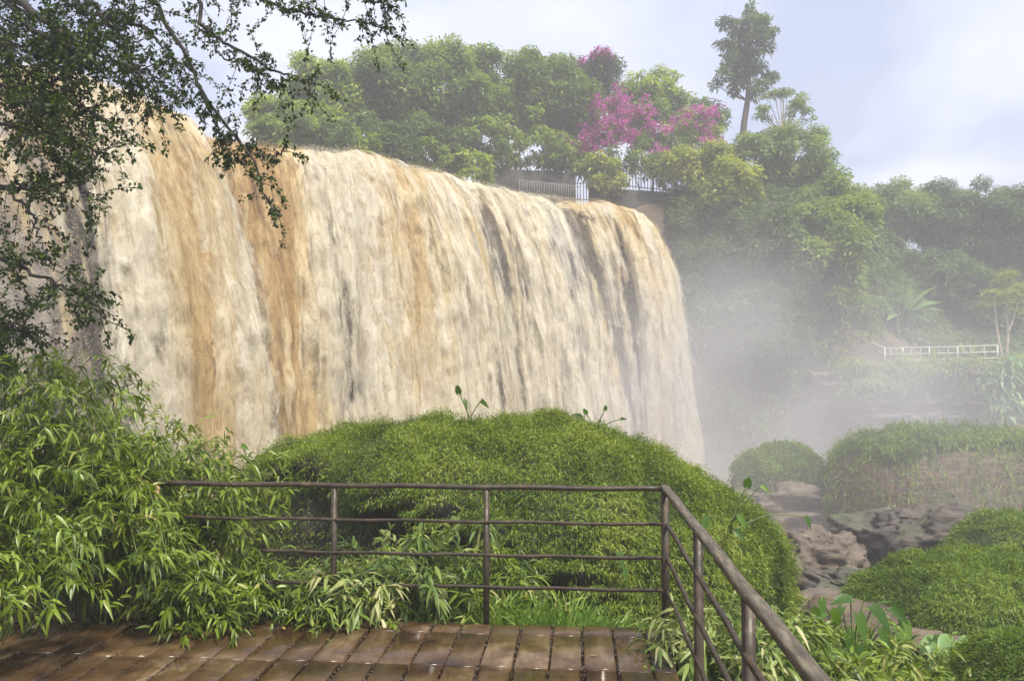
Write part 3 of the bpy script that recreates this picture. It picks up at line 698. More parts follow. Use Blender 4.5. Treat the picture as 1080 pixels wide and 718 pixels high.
tree(762, 196, 44.5, 38, 40, 3, "yellowish tree leaning out over the fence end", "tree", "tree", 17, CLF, n=30, nlimb=14)
tree(882, 222, 47, 40, 42, 1, "rounded tree at the right-hand corner of the cliff top", "tree", "tree", 18, CLF, n=36)
tree(858, 268, 43.5, 50, 54, 1, "big green tree bulging from the cliff below the shoulder", "tree", "tree", 19, CLF, n=46)
tree(795, 262, 43.5, 48, 48, 2, "darker misty tree in the middle of the overgrown cliff", "tree", "tree", 20, CLF, n=40)
tree(738, 250, 44.5, 34, 42, 2, "dim shrubby tree beside the last stream of the waterfall", "tree", "tree", 21, CLF, n=30)
tree(792, 342, 42.5, 56, 44, 2, "misty tree low on the cliff with pale drooping boughs", "tree", "tree", 22, CLF, n=40)
tree(735, 335, 43.5, 30, 50, 2, "faint shrubby tree veiled by spray at the foot of the cliff", "tree", "tree", 23, CLF, n=30)
tree(892, 330, 44, 34, 44, 1, "tree between the misty cliff and the white terrace railing", "tree", "tree", 24, CLF, n=34)
FAR = "far trees on the slope above the terrace"
tree(958, 228, 61, 46, 38, 1, "far spreading tree with sky showing between its limbs", "tree", "tree", 30, FAR, n=36, ll=.28, lw=.11)
tree(1018, 236, 60, 50, 44, 2, "far dark broad tree in the middle of the slope", "tree", "tree", 31, FAR, n=40, ll=.28, lw=.11)
tree(1078, 256, 58, 44, 48, 2, "far dark tree cut off by the edge of the photo", "tree", "tree", 32, FAR, n=36, ll=.28, lw=.11)
tree(990, 300, 53, 52, 36, 2, "dull green tree behind the banana plant", "tree", "tree", 33, FAR, n=36, ll=.26)
tree(928, 290, 54, 34, 46, 2, "shadowy tree in the gully beside the banana plant", "tree", "tree", 34, FAR, n=30, ll=.26)
tree(1050, 318, 50, 40, 34, 2, "dark bush behind the pale-stemmed tree", "shrub", "shrub", 35, FAR, n=28, ll=.26)

# the lone tall tree, whose storeys of foliage are read off the photograph
def tall_tree():
    rg = rng_(77); Y = 51
    spec = [(788, 22, 19), (772, 30, 15), (806, 28, 16), (781, 44, 18), (808, 46, 15), (766, 48, 13), (795, 58, 17), (772, 70, 20), (800, 72, 16), (760, 84, 12), (786, 86, 20), (810, 80, 13), (774, 94, 9), (796, 98, 9), (790, 12, 11), (812, 36, 10), (770, 60, 10)]
    cl = []
    for px, py, r in spec:
        r *= .86; c = at(px, py, Y + rg.normal(0, .7))
        for k in range(3): cl.append((c + rg.normal(0, .35, 3) * r * Y / F0, r * Y / F0 * .62))
    top = at(789, 20, Y); base = at(784, 205, Y); base[2] = float(terrain(base[0], base[1]))
    t = thing("tall_tree", "lone tall slender tree towering above the cliff-top trees", "tree", base)
    mb = MB(); pts = smooth_path([base - np.array([0, 0, .4]), at(783, 150, Y), at(789, 100, Y), at(790, 55, Y), top], 16); tube(mb, pts, np.linspace(.28, .04, 16), 9)
    for c, r in cl[::2]:
        k = int(np.argmin(np.abs(pts[:, 2] - (c[2] - .9)))); tube(mb, smooth_path([pts[k], (pts[k] + c) / 2 - np.array([0, 0, .1]), c], 6), np.linspace(.07, .015, 6), 5)
    mb.build("trunk", mat_bark, t)
    mb = MB(); leaf_clumps(mb, rg, cl, 170, .27, .11, flat=.7); mb.build("crown", mat_tree[2], t)
tall_tree()
def small_tree():
    rg = rng_(78); Y = 51
    spec = [(810, 112, 10), (826, 104, 10), (842, 110, 11), (854, 118, 8), (836, 118, 9), (818, 100, 8), (806, 124, 8), (848, 128, 6)]
    cl = []
    for px, py, r in spec:
        for k in range(3): cl.append((at(px, py, Y) + rg.normal(0, .3, 3), r * Y / F0 * .62))
    base = at(822, 190, Y); base[2] = float(terrain(base[0], base[1]))
    t = thing("small_tree", "small flat-crowned tree with bare pale limbs next to the lone tall tree", "tree", base)
    mb = MB(); fork = at(826, 142, Y); tube(mb, smooth_path([base - np.array([0, 0, .3]), fork], 6), np.linspace(.12, .07, 6), 7)
    for c, r in cl: tube(mb, smooth_path([fork, (fork + c) / 2 - np.array([0, 0, .15]), c], 6), np.linspace(.05, .012, 6), 5)
    mb.build("trunk", mat_bark_pale, t)
    mb = MB(); leaf_clumps(mb, rg, cl, 190, .22, .09, flat=.5); mb.build("crown", mat_tree[1], t)
small_tree()

def bougainvillea(spec, label, seed, green):
    rg = rng_(seed); pts = []; fl = []
    for px, py, Y, r, f in spec:
        for k in range(4):
            c = at(px, py, Y) + rg.normal(0, .5, 3) * r * Y / F0; (fl if rg.random() < f else pts).append((c, r * Y / F0 * (.45 + .25 * rg.random())))
    c0 = np.mean([p for p, _ in pts + fl], 0); base = ground_for(c0, 11.2, 3)
    t = thing("bougainvillea", label, "bougainvillea", base, "bougainvilleas on the cliff top")
    mb = MB(); limbs(mb, rg, base - np.array([0, 0, .3]), c0, .10, pts + fl, 16); mb.build("trunk", mat_bark, t)
    mb = MB(); leaf_clumps(mb, rg, pts, 260, .2, .085); leaf_clumps(mb, rg, fl, 70, .2, .085); cw_ = mb.build("crown", mat_tree[green], t)
    mb = MB()
    for c, r in fl:       # arching sprays of blossom
        for k in range(7):
            d = norm(rg.normal(size=3) * np.array([1, .6, .5]) + np.array([0, -.6, .3])); ln = r * (1.4 + 1.2 * rg.random())
            tt = rg.random(int(55 * r + 18)) * ln
            P_ = c + d * tt[:, None] + np.array([0, 0, -.25]) * (tt[:, None] ** 2) / max(ln, .1) + rg.normal(0, .10, (len(tt), 3))
            leaves(mb, P_, rand_dir(rg, len(tt)), rand_dir(rg, len(tt)), .12, .11, .1)
    mb.build("blossoms", mat_pink, cw_)
bougainvillea([(612, 135, 46.5, 14, .6), (635, 122, 46.5, 18, .75), (660, 120, 46.5, 18, .75), (683, 118, 46.5, 10, .8), (640, 140, 46, 18, .65), (662, 140, 46, 16, .6), (625, 112, 46.8, 10, .5), (622, 155, 46, 14, .7), (675, 150, 46, 13, .5), (650, 158, 45.7, 14, .5), (605, 160, 46, 10, .6)],
              "magenta bougainvillea in full bloom above the iron fence", 201, 1)
bougainvillea([(712, 138, 46.5, 15, .5), (735, 132, 46.5, 16, .6), (752, 145, 46.5, 14, .3), (722, 158, 46.2, 17, .45), (745, 165, 46.2, 16, .2), (700, 165, 46, 13, .3), (728, 182, 46, 15, .35), (706, 186, 46, 9, .4)],
              "greener bougainvillea with sparse pale pink blossom nearer the tall tree", 202, 0)

# ------------------------------------------------------------------ wall and fences on the cliff top
def wall_strip(p, q, h, th, name, label, cat, m):
    p, q = np.array(p, float), np.array(q, float); d = norm((q - p) * np.array([1, 1, 0])); s_ = np.array([-d[1], d[0], 0]) * th / 2
    n = 14; V = []; rg = rng_(5)
    for i in range(n):
        c = p + (q - p) * i / (n - 1); jj = rg.normal(0, .02)
        V += [c - s_, c + s_, c + s_ + np.array([0, 0, h + jj]), c - s_ + np.array([0, 0, h + jj])]
    Q = [(0, 1, 2, 3), ((n - 1) * 4 + 3, (n - 1) * 4 + 2, (n - 1) * 4 + 1, (n - 1) * 4)]
    for i in range(n - 1):
        for j in range(4):
            Q.append((i * 4 + j, (i + 1) * 4 + j, (i + 1) * 4 + (j + 1) % 4, i * 4 + (j + 1) % 4))
    o = p.copy(); mb = MB(); mb.add(V, Q); return tag(mb.build(name, m, origin=o), label, cat)
a, b = at(506, 200, 42.5), at(606, 204, 45.0)
wall_strip(a - np.array([0, 0, .6]), b - np.array([0, 0, .6]), 1.75, .3, "concrete_wall", "dark flat-topped concrete wall under the shrubs behind the waterfall lip", "wall", mat_concrete)
a, b = at(622, 216, 45.6), at(850, 234, 46.0)
wall_strip(a - np.array([0, 0, 1.3]), b - np.array([0, 0, 1.3]), 2.3, .4, "retaining_wall", "long dark retaining wall carrying the iron fence along the cliff edge", "wall", mat_concrete)

def picket_fence(p, q, h, n, m, name, label, rr=.02, group=None):
    p, q = np.array(p, float), np.array(q, float); t = thing(name, label, "fence", p, group)
    mb = MB()
    for i in range(n):
        c = p + (q - p) * i / (n - 1); tube(mb, [c, c + np.array([0, 0, h])], rr, 5)
    mb.build("pickets", m, t)
    for k in (.12, .9):
        mb = MB(); tube(mb, [p + np.array([0, 0, h * k]), q + np.array([0, 0, h * k])], rr * 1.2, 5); mb.build("rail", m, t)
picket_fence(at(548, 206, 41.8), at(612, 212, 43.6), .85, 26, mat_picket, "picket_fence", "pale picket fence standing on the rock above the last streams", .024)
picket_fence(at(636, 196, 45.8), at(772, 211, 46.0), 1.25, 44, mat_darkmetal, "iron_fence", "dark iron fence on top of the long retaining wall", .022)
picket_fence(at(606, 214, 44.6), at(640, 212, 45.7), 1.2, 12, mat_darkmetal, "iron_gate_fence", "short dark iron fence in the bright gap between the walls", .022)

# ------------------------------------------------------------------ hillside cover
rg = rng_(55)
mb = MB()
n = 2600; hx = rg.uniform(5.5, 30, n); hy = rg.uniform(38, 64, n)
hz = terrain(hx, hy); e = .3
gnx = (terrain(hx + e, hy) - terrain(hx - e, hy)) / (2 * e); gny = (terrain(hx, hy + e) - terrain(hx, hy - e)) / (2 * e)
nn = norm(np.stack([-gnx, -gny, np.ones(n)], 1)); keep = (hz > -4.4) & ~((hx > 13) & (hy < 45.5) & (hz > 1.2)) & ~((hx > 12.5) & (hy < 41.2)) & (hy < 63)
cl = [(np.array([hx[i], hy[i], hz[i]]) + nn[i] * .25, .45 + .55 * rg.random()) for i in np.nonzero(keep)[0]]
# extra cover hung on the steep cliff face beside the falls
for i in range(520):
    k = rg.random(); ex = EDGE[len(CP) + 3:len(CP) + 9]; j = rg.integers(0, 4); p2 = ex[j] + (ex[j + 1] - ex[j]) * rg.random()
    z = rg.uniform(-4, 11); off = 1.2 + (11 - z) * .25
    cl.append((np.array([p2[0] - .2 + rg.normal(0, .4), p2[1] - off + rg.normal(0, .5), z]), .45 + .6 * rg.random()))
leaf_clumps(mb, rg, cl, 75, .30, .12, flat=1.0, droop=.5)
tag(mb.build("undergrowth", mat_tree[2]), kind="stuff")

# ------------------------------------------------------------------ terrace: railing, banana, pale-stemmed tree, agaves
def terrace_railing():
    pts = [(886, 346, 44.5), (912, 358, 43.6), (933, 367, 42.6), (952, 366.5, 42.4), (980, 366, 42.2), (1010, 365.5, 42.0), (1052, 364, 41.8)]
    T = [at(*p) for p in pts]; t = thing("terrace_railing", "thin white railing along the edge of the far terrace", "railing", T[2] - np.array([0, 0, .8]))
    for i, p in enumerate(T):
        mb = MB(); tube(mb, [p - np.array([0, 0, 1.0]), p], .035, 6); mb.build("post", mat_white, t)
    for dz in (0, -.32, -.62):
        mb = MB(); tube(mb, np.array(T) + np.array([0, 0, dz]), .026, 5); mb.build("rail", mat_white, t)
    for i in range(2, len(T) - 1):
        for f in (.33, .67):
            p = T[i] * (1 - f) + T[i + 1] * f; mb = MB(); tube(mb, [p - np.array([0, 0, .7]), p], .016, 5); mb.build("bar", mat_white, t)
terrace_railing()

def banana():
    rg = rng_(90); b = at(957, 366, 45.5); b[2] = float(terrain(b[0], b[1]))
    t = thing("banana_plant", "banana plant with big arching pale leaves above the terrace railing", "banana plant", b)
    mb = MB(); tops = []
    for (bx, px, py) in ((958, 958, 328), (948, 946, 330), (965, 968, 335)):
        p0 = at(bx, 366, 45.5); p0[2] = b[2] - .1; tp = at(px, py, 45.5); tops.append(tp); tube(mb, smooth_path([p0, tp], 5), np.linspace(.13, .07, 5), 8)
    mb.build("stem", mat_stem, t)
    mb = MB(); P_, D_, Ln = [], [], []
    tips = [(985, 300), (993, 327), (990, 318), (975, 340), (940, 308), (925, 322), (936, 340), (960, 300), (980, 342), (918, 332)]
    for i, (px, py) in enumerate(tips):
        src = tops[0] if px > 950 else tops[1]; e = at(px, py - 8, 45.5 - rg.random()); P_.append(src); D_.append(e - src); Ln.append(np.linalg.norm(e - src) * 1.1)
    leaves(mb, P_, D_, np.tile([0, -.6, .8], (len(P_), 1)) + rg.normal(0, .2, (len(P_), 3)), Ln, .42, .28, "lance")
    mb.build("leaf", mat_banana, t)
banana()
def terrace_tree():
    rg = rng_(91); t = None; Y = 42
    b = at(1052, 377, Y); t = thing("slender_tree", "slender pale-stemmed tree with feathery yellow green crown by the railing end", "tree", b)
    mb = MB()
    for pts in ([(1057, 378), (1052, 352), (1049, 320), (1050, 306)], [(1061, 378), (1063, 350), (1061, 325), (1066, 306)], [(1063, 350), (1068, 338), (1074, 318)]):
        tube(mb, smooth_path([at(px, py, Y) for px, py in pts], 10), np.linspace(.085, .03, 10), 7)
    mb.build("trunk", mat_bark_pale, t)
    cl = []
    for px, py, r in ((1048, 306, 12), (1062, 300, 13), (1074, 308, 12), (1040, 316, 9), (1066, 316, 12), (1055, 322, 9), (1078, 322, 9), (1035, 326, 7)):
        for k in range(3): cl.append((at(px, py, Y) + rg.normal(0, .3, 3), r * Y / F0 * .6))
    mb = MB(); leaf_clumps(mb, rg, cl, 190, .24, .06, flat=.4); mb.build("crown", mat_tree[3], t)
terrace_tree()
def spiky(px, py, Y, sz, label, seed, mat):
    rg = rng_(seed); b = at(px, py, Y); n = 26; az = rg.random(n) * 6.283; el = rg.uniform(.4, 1.45, n)
    D_ = np.stack([np.cos(az) * np.cos(el), np.sin(az) * np.cos(el), np.sin(el)], 1)
    mb = MB(); leaves(mb, np.tile(b, (n, 1)), D_, np.tile([0, 0, 1.], (n, 1)) + rg.normal(0, .1, (n, 3)), sz * rg.uniform(.7, 1.1, n), sz * .09, .15, "blade")
    tag(mb.build("agave", mat, origin=b), label, "agave")
spiky(1022, 376, 42.2, 1.15, "large spiky agave leaning on the white railing", 301, mat_tree[3])
spiky(985, 377, 42.0, .75, "smaller yellowish agave by the middle of the white railing", 302, mat_tree[3])

# ------------------------------------------------------------------ mounds and rocks of the gorge
def boulder(c, r, seed, mat, name, label, cat="rock", group=None, layer=.0):
    rg = rng_(seed); nu_, nv_ = 110, 64; th = np.linspace(0, 2 * np.pi, nu_, endpoint=False); ph = np.linspace(-.5, .5, nv_) * np.pi
    T_, Ph = np.meshgrid(th, ph); d = np.stack([np.cos(T_) * np.cos(Ph), np.sin(T_) * np.cos(Ph), np.sin(Ph)], -1)
    k = 1 + .30 * fbm(d[..., 0] * 1.5 + seed, d[..., 1] * 1.5, d[..., 2] * (1.5 + layer * 30), seed, 7, .55) + layer * np.sin(d[..., 2] * 14 + noise(d[..., 0] * 2, d[..., 1] * 2, 0, seed))
    P_ = np.sign(d) * np.abs(d) ** .8 * k[..., None] * np.asarray(r)
    Q = [(i * nu_ + j, i * nu_ + (j + 1) % nu_, (i + 1) * nu_ + (j + 1) % nu_, (i + 1) * nu_ + j) for i in range(nv_ - 1) for j in range(nu_)]
    mb = MB(); mb.add(P_.reshape(-1, 3) + c, Q); return tag(mb.build(name, mat, origin=np.asarray(c), smooth=True), label, cat, group)

def mound(name, label, xs, tops, Yc, depth, zb, nexp, seed, n_leaf, ll, lw, mat_leaf, mat_rock_, cover=None, drape=.5, dry=0, warp=None, lump=.12):
    """an overgrown boulder: its outline from tops(x), a rounded section across, leaves hung all over it"""
    rg = rng_(seed); nx, na = 110, 70; xg = np.linspace(xs[0], xs[-1], nx); tp = np.interp(xg, xs, tops)
    ker = np.hanning(9); ker /= ker.sum(); tp = np.convolve(np.pad(tp, 4, mode='edge'), ker, 'valid')
    e = (xg - xs[0]) / (xs[-1] - xs[0]); dd = depth * np.clip(1 - np.abs(2 * e - 1) ** 3.2, 0.02, 1) ** .5
    A = np.linspace(-.12, np.pi + .12, na); Xg, Ag = np.meshgrid(xg, A); ca, sa = np.cos(Ag), np.sin(Ag)
    yy = Yc - dd[None] * np.sign(ca) * np.abs(ca) ** (2 / nexp); hz_ = zb + (tp[None] - zb) * np.sign(sa) * np.abs(sa) ** (2 / nexp)
    lm = lump * fbm(Xg * .9, yy * .9, hz_ * .9, seed, 4)
    P_ = np.stack([Xg + lm * .3, yy - lm * ca, hz_ + lm * sa * .6], -1)
    W_ = cover(P_) if cover is not None else None
    if warp is not None: P_ = warp(P_)
    base = np.array([np.mean(xs), Yc, zb]); t = thing(name, label, "boulder", base)
    mb = MB(); mb.add((P_ - 0.0).reshape(-1, 3), gridq(na, nx)); mb.build("rock", mat_rock_, t, smooth=True)
    du = np.gradient(P_, axis=1); dv = np.gradient(P_, axis=0); nr = np.cross(du, dv); area = np.linalg.norm(nr, axis=-1); nr = nr / np.maximum(area[..., None], 1e-9)
    sgn = np.sign((nr * (P_ - base)).sum(-1, keepdims=True)); nr = nr * sgn
    front = (Ag < np.pi * .72) & (P_[..., 2] > zb + .02)
    wgt = (area * front).ravel()
    if W_ is not None: wgt = wgt * W_.ravel()
    idx = rg.choice(len(wgt), n_leaf, p=wgt / wgt.sum())
    p = P_.reshape(-1, 3)[idx] + rg.normal(0, .5 * (xs[-1] - xs[0]) / nx, (n_leaf, 3)); nrm = nr.reshape(-1, 3)[idx]
    clumpy = fbm(p[:, 0] * 3.2, p[:, 1] * 3.2, p[:, 2] * 3.2, seed + 3, 3)
    p = p + nrm * (np.clip(.06 + .09 * clumpy, -.02, .3) + .09 * rg.random(n_leaf) ** 2)[:, None] * min(1.6, depth / 2) * 1.2
    dr = norm(nrm * .55 + np.array([0, 0, -drape]) + rg.normal(0, .55, (n_leaf, 3)))
    nn_ = norm(nrm + np.array([0, 0, .5]) + rg.normal(0, .5, (n_leaf, 3)))
    rv = np.clip(.42 + .22 * clumpy + rg.normal(0, .2, n_leaf), 0, 1)
    pocket = fbm(p[:, 0] * 1.7, p[:, 1] * 1.7, p[:, 2] * 1.7, seed + 9, 3); keep = rg.random(n_leaf) > .45 * sst(.35, .75, pocket)
    big = rg.random(n_leaf) < .008 + .012 * sst(.2, .6, -pocket); lng = np.where(big, 2.0, 1.0) * ll * (.5 + rg.random(n_leaf)); dr = np.where(big[:, None], norm(nrm + np.array([0, 0, .35]) + rg.normal(0, .4, (n_leaf, 3))), dr)
    dead = rg.random(n_leaf) < .03; rv = np.where(dead, 1.0, rv); nn_ = nn_[keep]; p, dr, lng, rv = p[keep], dr[keep], lng[keep], rv[keep]; n_leaf = int(keep.sum())
    mb = MB()
    leaves(mb, p, dr, nn_, lng, lw * (.6 + .8 * rg.random(n_leaf)), .25, "diamond", rv)
    mb.build("foliage", mat_leaf, t)
    if dry:
        idx = rg.choice(len(wgt), dry, p=wgt / wgt.sum()); p = P_.reshape(-1, 3)[idx]; sel = p[:, 2] < zb + .8 * (max(tops) - zb); p = p[sel]; k = len(p); nrm = nr.reshape(-1, 3)[idx][sel]
        mb = MB(); leaves(mb, p + nrm * .12 + rg.normal(0, .06, (k, 3)), norm(nrm * .25 + np.array([0, 0, -1.]) + rg.normal(0, .15, (k, 3))), nrm + rg.normal(0, .3, (k, 3)), ll * 3 * (.5 + rg.random(k)), lw * .9, .1, "blade"); mb.build("dry_tufts", mat_dry, t)
    return t, P_, nr

# the big one straight behind the railing
sil = [(262, 520), (272, 495), (300, 473), (340, 458), (400, 449), (470, 443), (520, 441), (570, 443), (620, 453), (690, 474), (742, 500), (780, 528), (804, 560), (816, 600), (822, 660)]
sp = np.array([at(px, py + 16, 9.3) for px, py in sil])
def cov_big(P_):
    f = .6 * fbm(P_[..., 0] * .8, P_[..., 2] * 1.4, 0, 66, 4)
    line = .36 - .30 * (P_[..., 0] + 2.4)
    bare = (1 - sst(-.14, .14, P_[..., 2] - line + .22 * f)) * (1 - sst(-.3, .9, P_[..., 0] + .6 * f)) * (1 - sst(8.2, 8.9, P_[..., 1]))
    return 1 - .90 * bare
def warp_big(P_):       # the foot of the boulder is undercut where its rock shows
    b = 1 - cov_big(P_); Q_ = P_.copy(); Q_[..., 1] += .75 * b; return Q_
mound("overgrown_boulder", "large rounded boulder draped in fine creeping greenery just beyond the railing", sp[:, 0], sp[:, 2], 9.3, 2.1, -2.0, 2.9, 401, 430000, .043, .0092, mat_mound, mat_rock_dark, cov_big, warp=warp_big)

def sil_mound(name, label, sil, Y, depth, zb_py, seed, n, ll, lw, ml, mr, **kw):
    s_ = np.array([at(px, py, Y) for px, py in sil]); zb = at(sil[0][0], zb_py, Y)[2]
    return mound(name, label, s_[:, 0], s_[:, 2], Y, depth, zb, kw.pop("nexp", 2.6), seed, n, ll, lw, ml, mr, **kw)
top_cov = lambda zc, soft: (lambda P_: .05 + .95 * sst(zc - soft, zc + soft, P_[..., 2] + .3 * fbm(P_[..., 0] * .8, P_[..., 1], 0, 9, 3)))
sil_mound("grassy_boulder", "broad misty boulder with grass on top and brown dead growth on its sides", [(872, 512), (884, 484), (907, 470), (950, 462), (1000, 459), (1050, 461), (1100, 464), (1150, 474), (1190, 500)], 25, 3.2, 585, 402, 60000, .15, .03, mat_mound2, mat_rock_brown, cover=top_cov(-.55, .45), dry=9000, drape=.9)
sil_mound("mossy_boulder", "small round mossy boulder veiled in mist beyond the big overgrown one", [(772, 505), (782, 488), (800, 476), (825, 471), (850, 476), (866, 492), (872, 515)], 27, 1.6, 560, 403, 26000, .13, .028, mat_mound2, mat_rock_brown, cover=top_cov(-1.5, .3), drape=.6)
sil_mound("bushy_boulder", "low dome of grassy greenery nearest the lower right corner of the gorge", [(905, 660), (917, 636), (938, 616), (970, 603), (1005, 597), (1050, 597), (1100, 602), (1150, 622), (1185, 665)], 10.6, 1.5, 690, 404, 170000, .06, .0105, mat_mound2, mat_rock, drape=.7,
          cover=lambda P_: 1 - .95 * (1 - sst(-1.75, -1.35, P_[..., 2] + .2 * noise(P_[..., 0] * 2, 0, 0, 4))) * (1 - sst(5.0, 5.6, P_[..., 0])))
sil_mound("low_boulder", "flat mossy hump at the photo edge behind the grassy dome", [(1010, 585), (1030, 562), (1060, 552), (1100, 550), (1150, 580)], 15.5, 1.5, 610, 405, 18000, .10, .02, mat_mound2, mat_rock, drape=.6)
sil_mound("corner_shrub", "dense dull green cushion of leaves in the lower right corner of the photo", [(1020, 735), (1038, 702), (1060, 686), (1090, 678), (1130, 690), (1160, 730)], 6.4, .8, 790, 406, 42000, .04, .008, mat_mound2, mat_mbase, drape=.3)

RK = "rocks lying in the gorge"
boulder(at(866, 600, 17), np.array([.85, .8, .75]), 501, mat_rock_tan, "rounded_rock", "smooth tan rounded rock in the stream bed beside the big overgrown boulder", "rock", RK)
boulder(at(905, 622, 15), np.array([.9, .7, .32]), 502, mat_rock, "flat_rock", "dark wet flat rock below the tan rounded rock", "rock", RK)
boulder(at(940, 575, 19), np.array([1.3, 1.0, .6]), 503, mat_rock, "rock", "dark jumbled rock pile behind the grassy dome", "rock", RK, .04)
boulder(at(1000, 570, 18), np.array([1.3, .9, .7]), 504, mat_rock, "rock", "grey smooth rock behind the top of the grassy dome", "rock", RK)
boulder(at(905, 575, 21), np.array([.8, .7, .45]), 505, mat_rock, "rock", "small brown rock between the tan rock and the jumbled pile", "rock", RK)
boulder(at(835, 545, 26), np.array([1.7, 1.1, 1.0]), 506, mat_rock_tan, "layered_rock", "layered brown rock face under the small mossy boulder", "rock", RK, .05)
boulder(at(850, 660, 11.5), np.array([1.0, .9, .35]), 507, mat_rock_tan, "muddy_rock", "reddish muddy slab at the foot of the big overgrown boulder", "rock", RK, .03)
boulder(at(900, 690, 9.5), np.array([1.2, .9, .45]), 508, mat_rock_brown, "bank_rock", "brown layered rock bank under the grassy dome", "rock", RK, .05)
def rock_wall():
    nx_, nz_ = 190, 110; x0 = at(872, 440, 38.6)[0]; x1 = at(1110, 440, 38.6)[0]
    XX, ZZ = np.meshgrid(np.linspace(x0, x1, nx_), np.linspace(-4.6, 1.75, nz_))
    e_ = sst(x0, x0 + 2.2, XX)
    lay = fbm(XX * .35, ZZ * 2.6, 0, 301, 5, .6); led = np.floor(ZZ * 1.7 + .8 * noise(XX * .3, 0, 0, 302)); stp = _hash(led.astype(int), np.floor(XX * .35 + led * .37).astype(int), np.zeros_like(led).astype(int), 7)
    YY = 39.1 + .22 * (ZZ + 1) - .55 * lay - .7 * stp + 2.2 * (1 - e_) + .12 * fbm(XX * 2, ZZ * 4, 0, 303, 4)
    ZT = ZZ - .25 * fbm(XX * .5, 0, 0, 304, 3) * sst(0, 1.7, ZZ)
    Pw = np.stack([XX, YY, ZT], -1); Pw = np.concatenate([Pw, Pw[-1:] + np.array([0, 2.6, .1])]); mb = MB(); o_ = Pw[0, nx_ // 2].copy(); mb.add(Pw.reshape(-1, 3), gridq(nz_ + 1, nx_)); return tag(mb.build("rocky_bank", mat_rock_brown, origin=o_), "long layered brown rock face below the white terrace railing", "rock", RK)
rock_wall()
rg = rng_(60)
mb = MB(); cl = []
for k in range(130):
    cl.append((at(rg.uniform(885, 1095), 382 + rg.random() ** 2.2 * 30 + rg.normal(0, 3), 38.6 + rg.random() * .9), .22 + .35 * rg.random()))
leaf_clumps(mb, rg, cl, 90, .24, .07, flat=.8, droop=.6)
tag(mb.build("bank_vegetation", mat_tree[1]), kind="stuff")
cl = [(at(1066 + rg.normal(0, 8), 412 + rg.normal(0, 14), 37.2), .35 + .2 * rg.random()) for k in range(26)]
b = at(1066, 440, 37.2); t = thing("broad_leaved_shrub", "pale broad-leaved shrub hanging down the bank below the slender tree", "shrub", b)
mb = MB(); leaf_clumps(mb, rg, cl, 80, .32, .16, flat=1.0, droop=.7); mb.build("crown", mat_banana, t)
mb = MB(); tube(mb, smooth_path([b - np.array([0, 0, .5]), at(1066, 415, 37.4), at(1064, 396, 37.4)], 6), np.linspace(.06, .02, 6), 6); mb.build("trunk", mat_bark, t)

# ------------------------------------------------------------------ near plants
def culm_plant(name, label, cat, base, n, hgt, spread, seed, mat, ll=.086, lw=.0195, lean=(0, 0), fans=14, fan=7, kind="lance", group=None, start=.25, arch=.55, stems=True):
    """a clump of arching stems, each carrying fans of drooping leaves"""
    rg = rng_(seed); b = np.asarray(base, float); t = thing(name, label, cat, b, group); ms, ml = MB(), MB()
    PP, DD, NN, LL, RR = [], [], [], [], []
    for i in range(n):
        a = rg.random() * 6.283; rr = rg.random() ** .5
        p0 = b + np.array([math.cos(a) * rr * spread * .45, math.sin(a) * rr * spread * .45, -.05])
        h = hgt * (.5 + .6 * rg.random()); o = np.array([math.cos(a) * rr * spread + lean[0], math.sin(a) * rr * spread + lean[1], 0])
        p1 = p0 + o * .35 + np.array([0, 0, h * .7]); p2 = p0 + o * .8 + np.array([0, 0, h]); p3 = p0 + o * 1.25 + np.array([0, 0, h * (1 - arch * rg.random())])
        pts = smooth_path([p0, p1, p2, p3], 12)
        if stems: tube(ms, pts, np.linspace(.006, .002, 12), 4, cap=False)
        tone = rg.normal(.42, .16)
        for f in range(fans):
            s = start + (1 - start) * (f + rg.random()) / fans; q = s * 11; k = min(int(q), 10); p = pts[k] + (pts[k + 1] - pts[k]) * (q - k)
            tw = norm(rg.normal(size=3) * np.array([1, 1, .5]) + o * .8 + np.array([0, 0, .1])); tip = p + tw * (.05 + .12 * rg.random())
            for j in range(fan):
                PP.append(tip - tw * .02 * j); d = norm(tw + rg.normal(0, .55, 3) + np.array([0, 0, -.25])); DD.append(d)
                NN.append(np.array([0, 0, 1.]) + rg.normal(0, .35, 3)); LL.append(ll * (.55 + .75 * rg.random())); RR.append(np.clip(tone + rg.normal(0, .17) + (.45 if rg.random() < .02 else 0), 0, 1))
    if stems: ms.build("stems", mat_stem, t)
    LL = np.array(LL); leaves(ml, PP, DD, NN, LL, lw * LL / ll * .9 + lw * .1, rng_(seed + 1).uniform(.15, .6, len(LL)), kind, RR); ml.build("foliage", mat, t)
    return t

BM = "leafy bamboo shrubs beside the deck"
def on(px, py, Y, dz=0):
    p = at(px, py, Y); p[2] = dz; return p
culm_plant("bamboo_shrub", "front bamboo shrub spilling over the deck at the photo edge", "bamboo", (-3.75, 4.7, .0), 44, 1.05, .75, 601, mat_bamboo, lean=(.10, -.12), group=BM)
culm_plant("bamboo_shrub", "bamboo shrub drooping onto the wet deck boards second from the photo edge", "bamboo", (-3.3, 5.25, .0), 44, 1.0, .62, 602, mat_bamboo, lean=(.15, -.12), group=BM)
culm_plant("bamboo_shrub", "tall bamboo shrub rising under the overhanging tree", "bamboo", (-4.15, 5.35, .15), 54, 1.5, .8, 603, mat_bamboo, lean=(.1, -.1), group=BM)
culm_plant("bamboo_shrub", "tall bamboo shrub in the middle of the thicket with upright stems", "bamboo", (-3.55, 5.75, .05), 56, 1.2, .6, 604, mat_bamboo, lean=(.15, -.05), group=BM)
culm_plant("bamboo_shrub", "bamboo shrub around the hidden end of the railing", "bamboo", (-3.0, 5.8, .0), 48, .86, .42, 605, mat_bamboo, lean=(.2, -.1), group=BM)
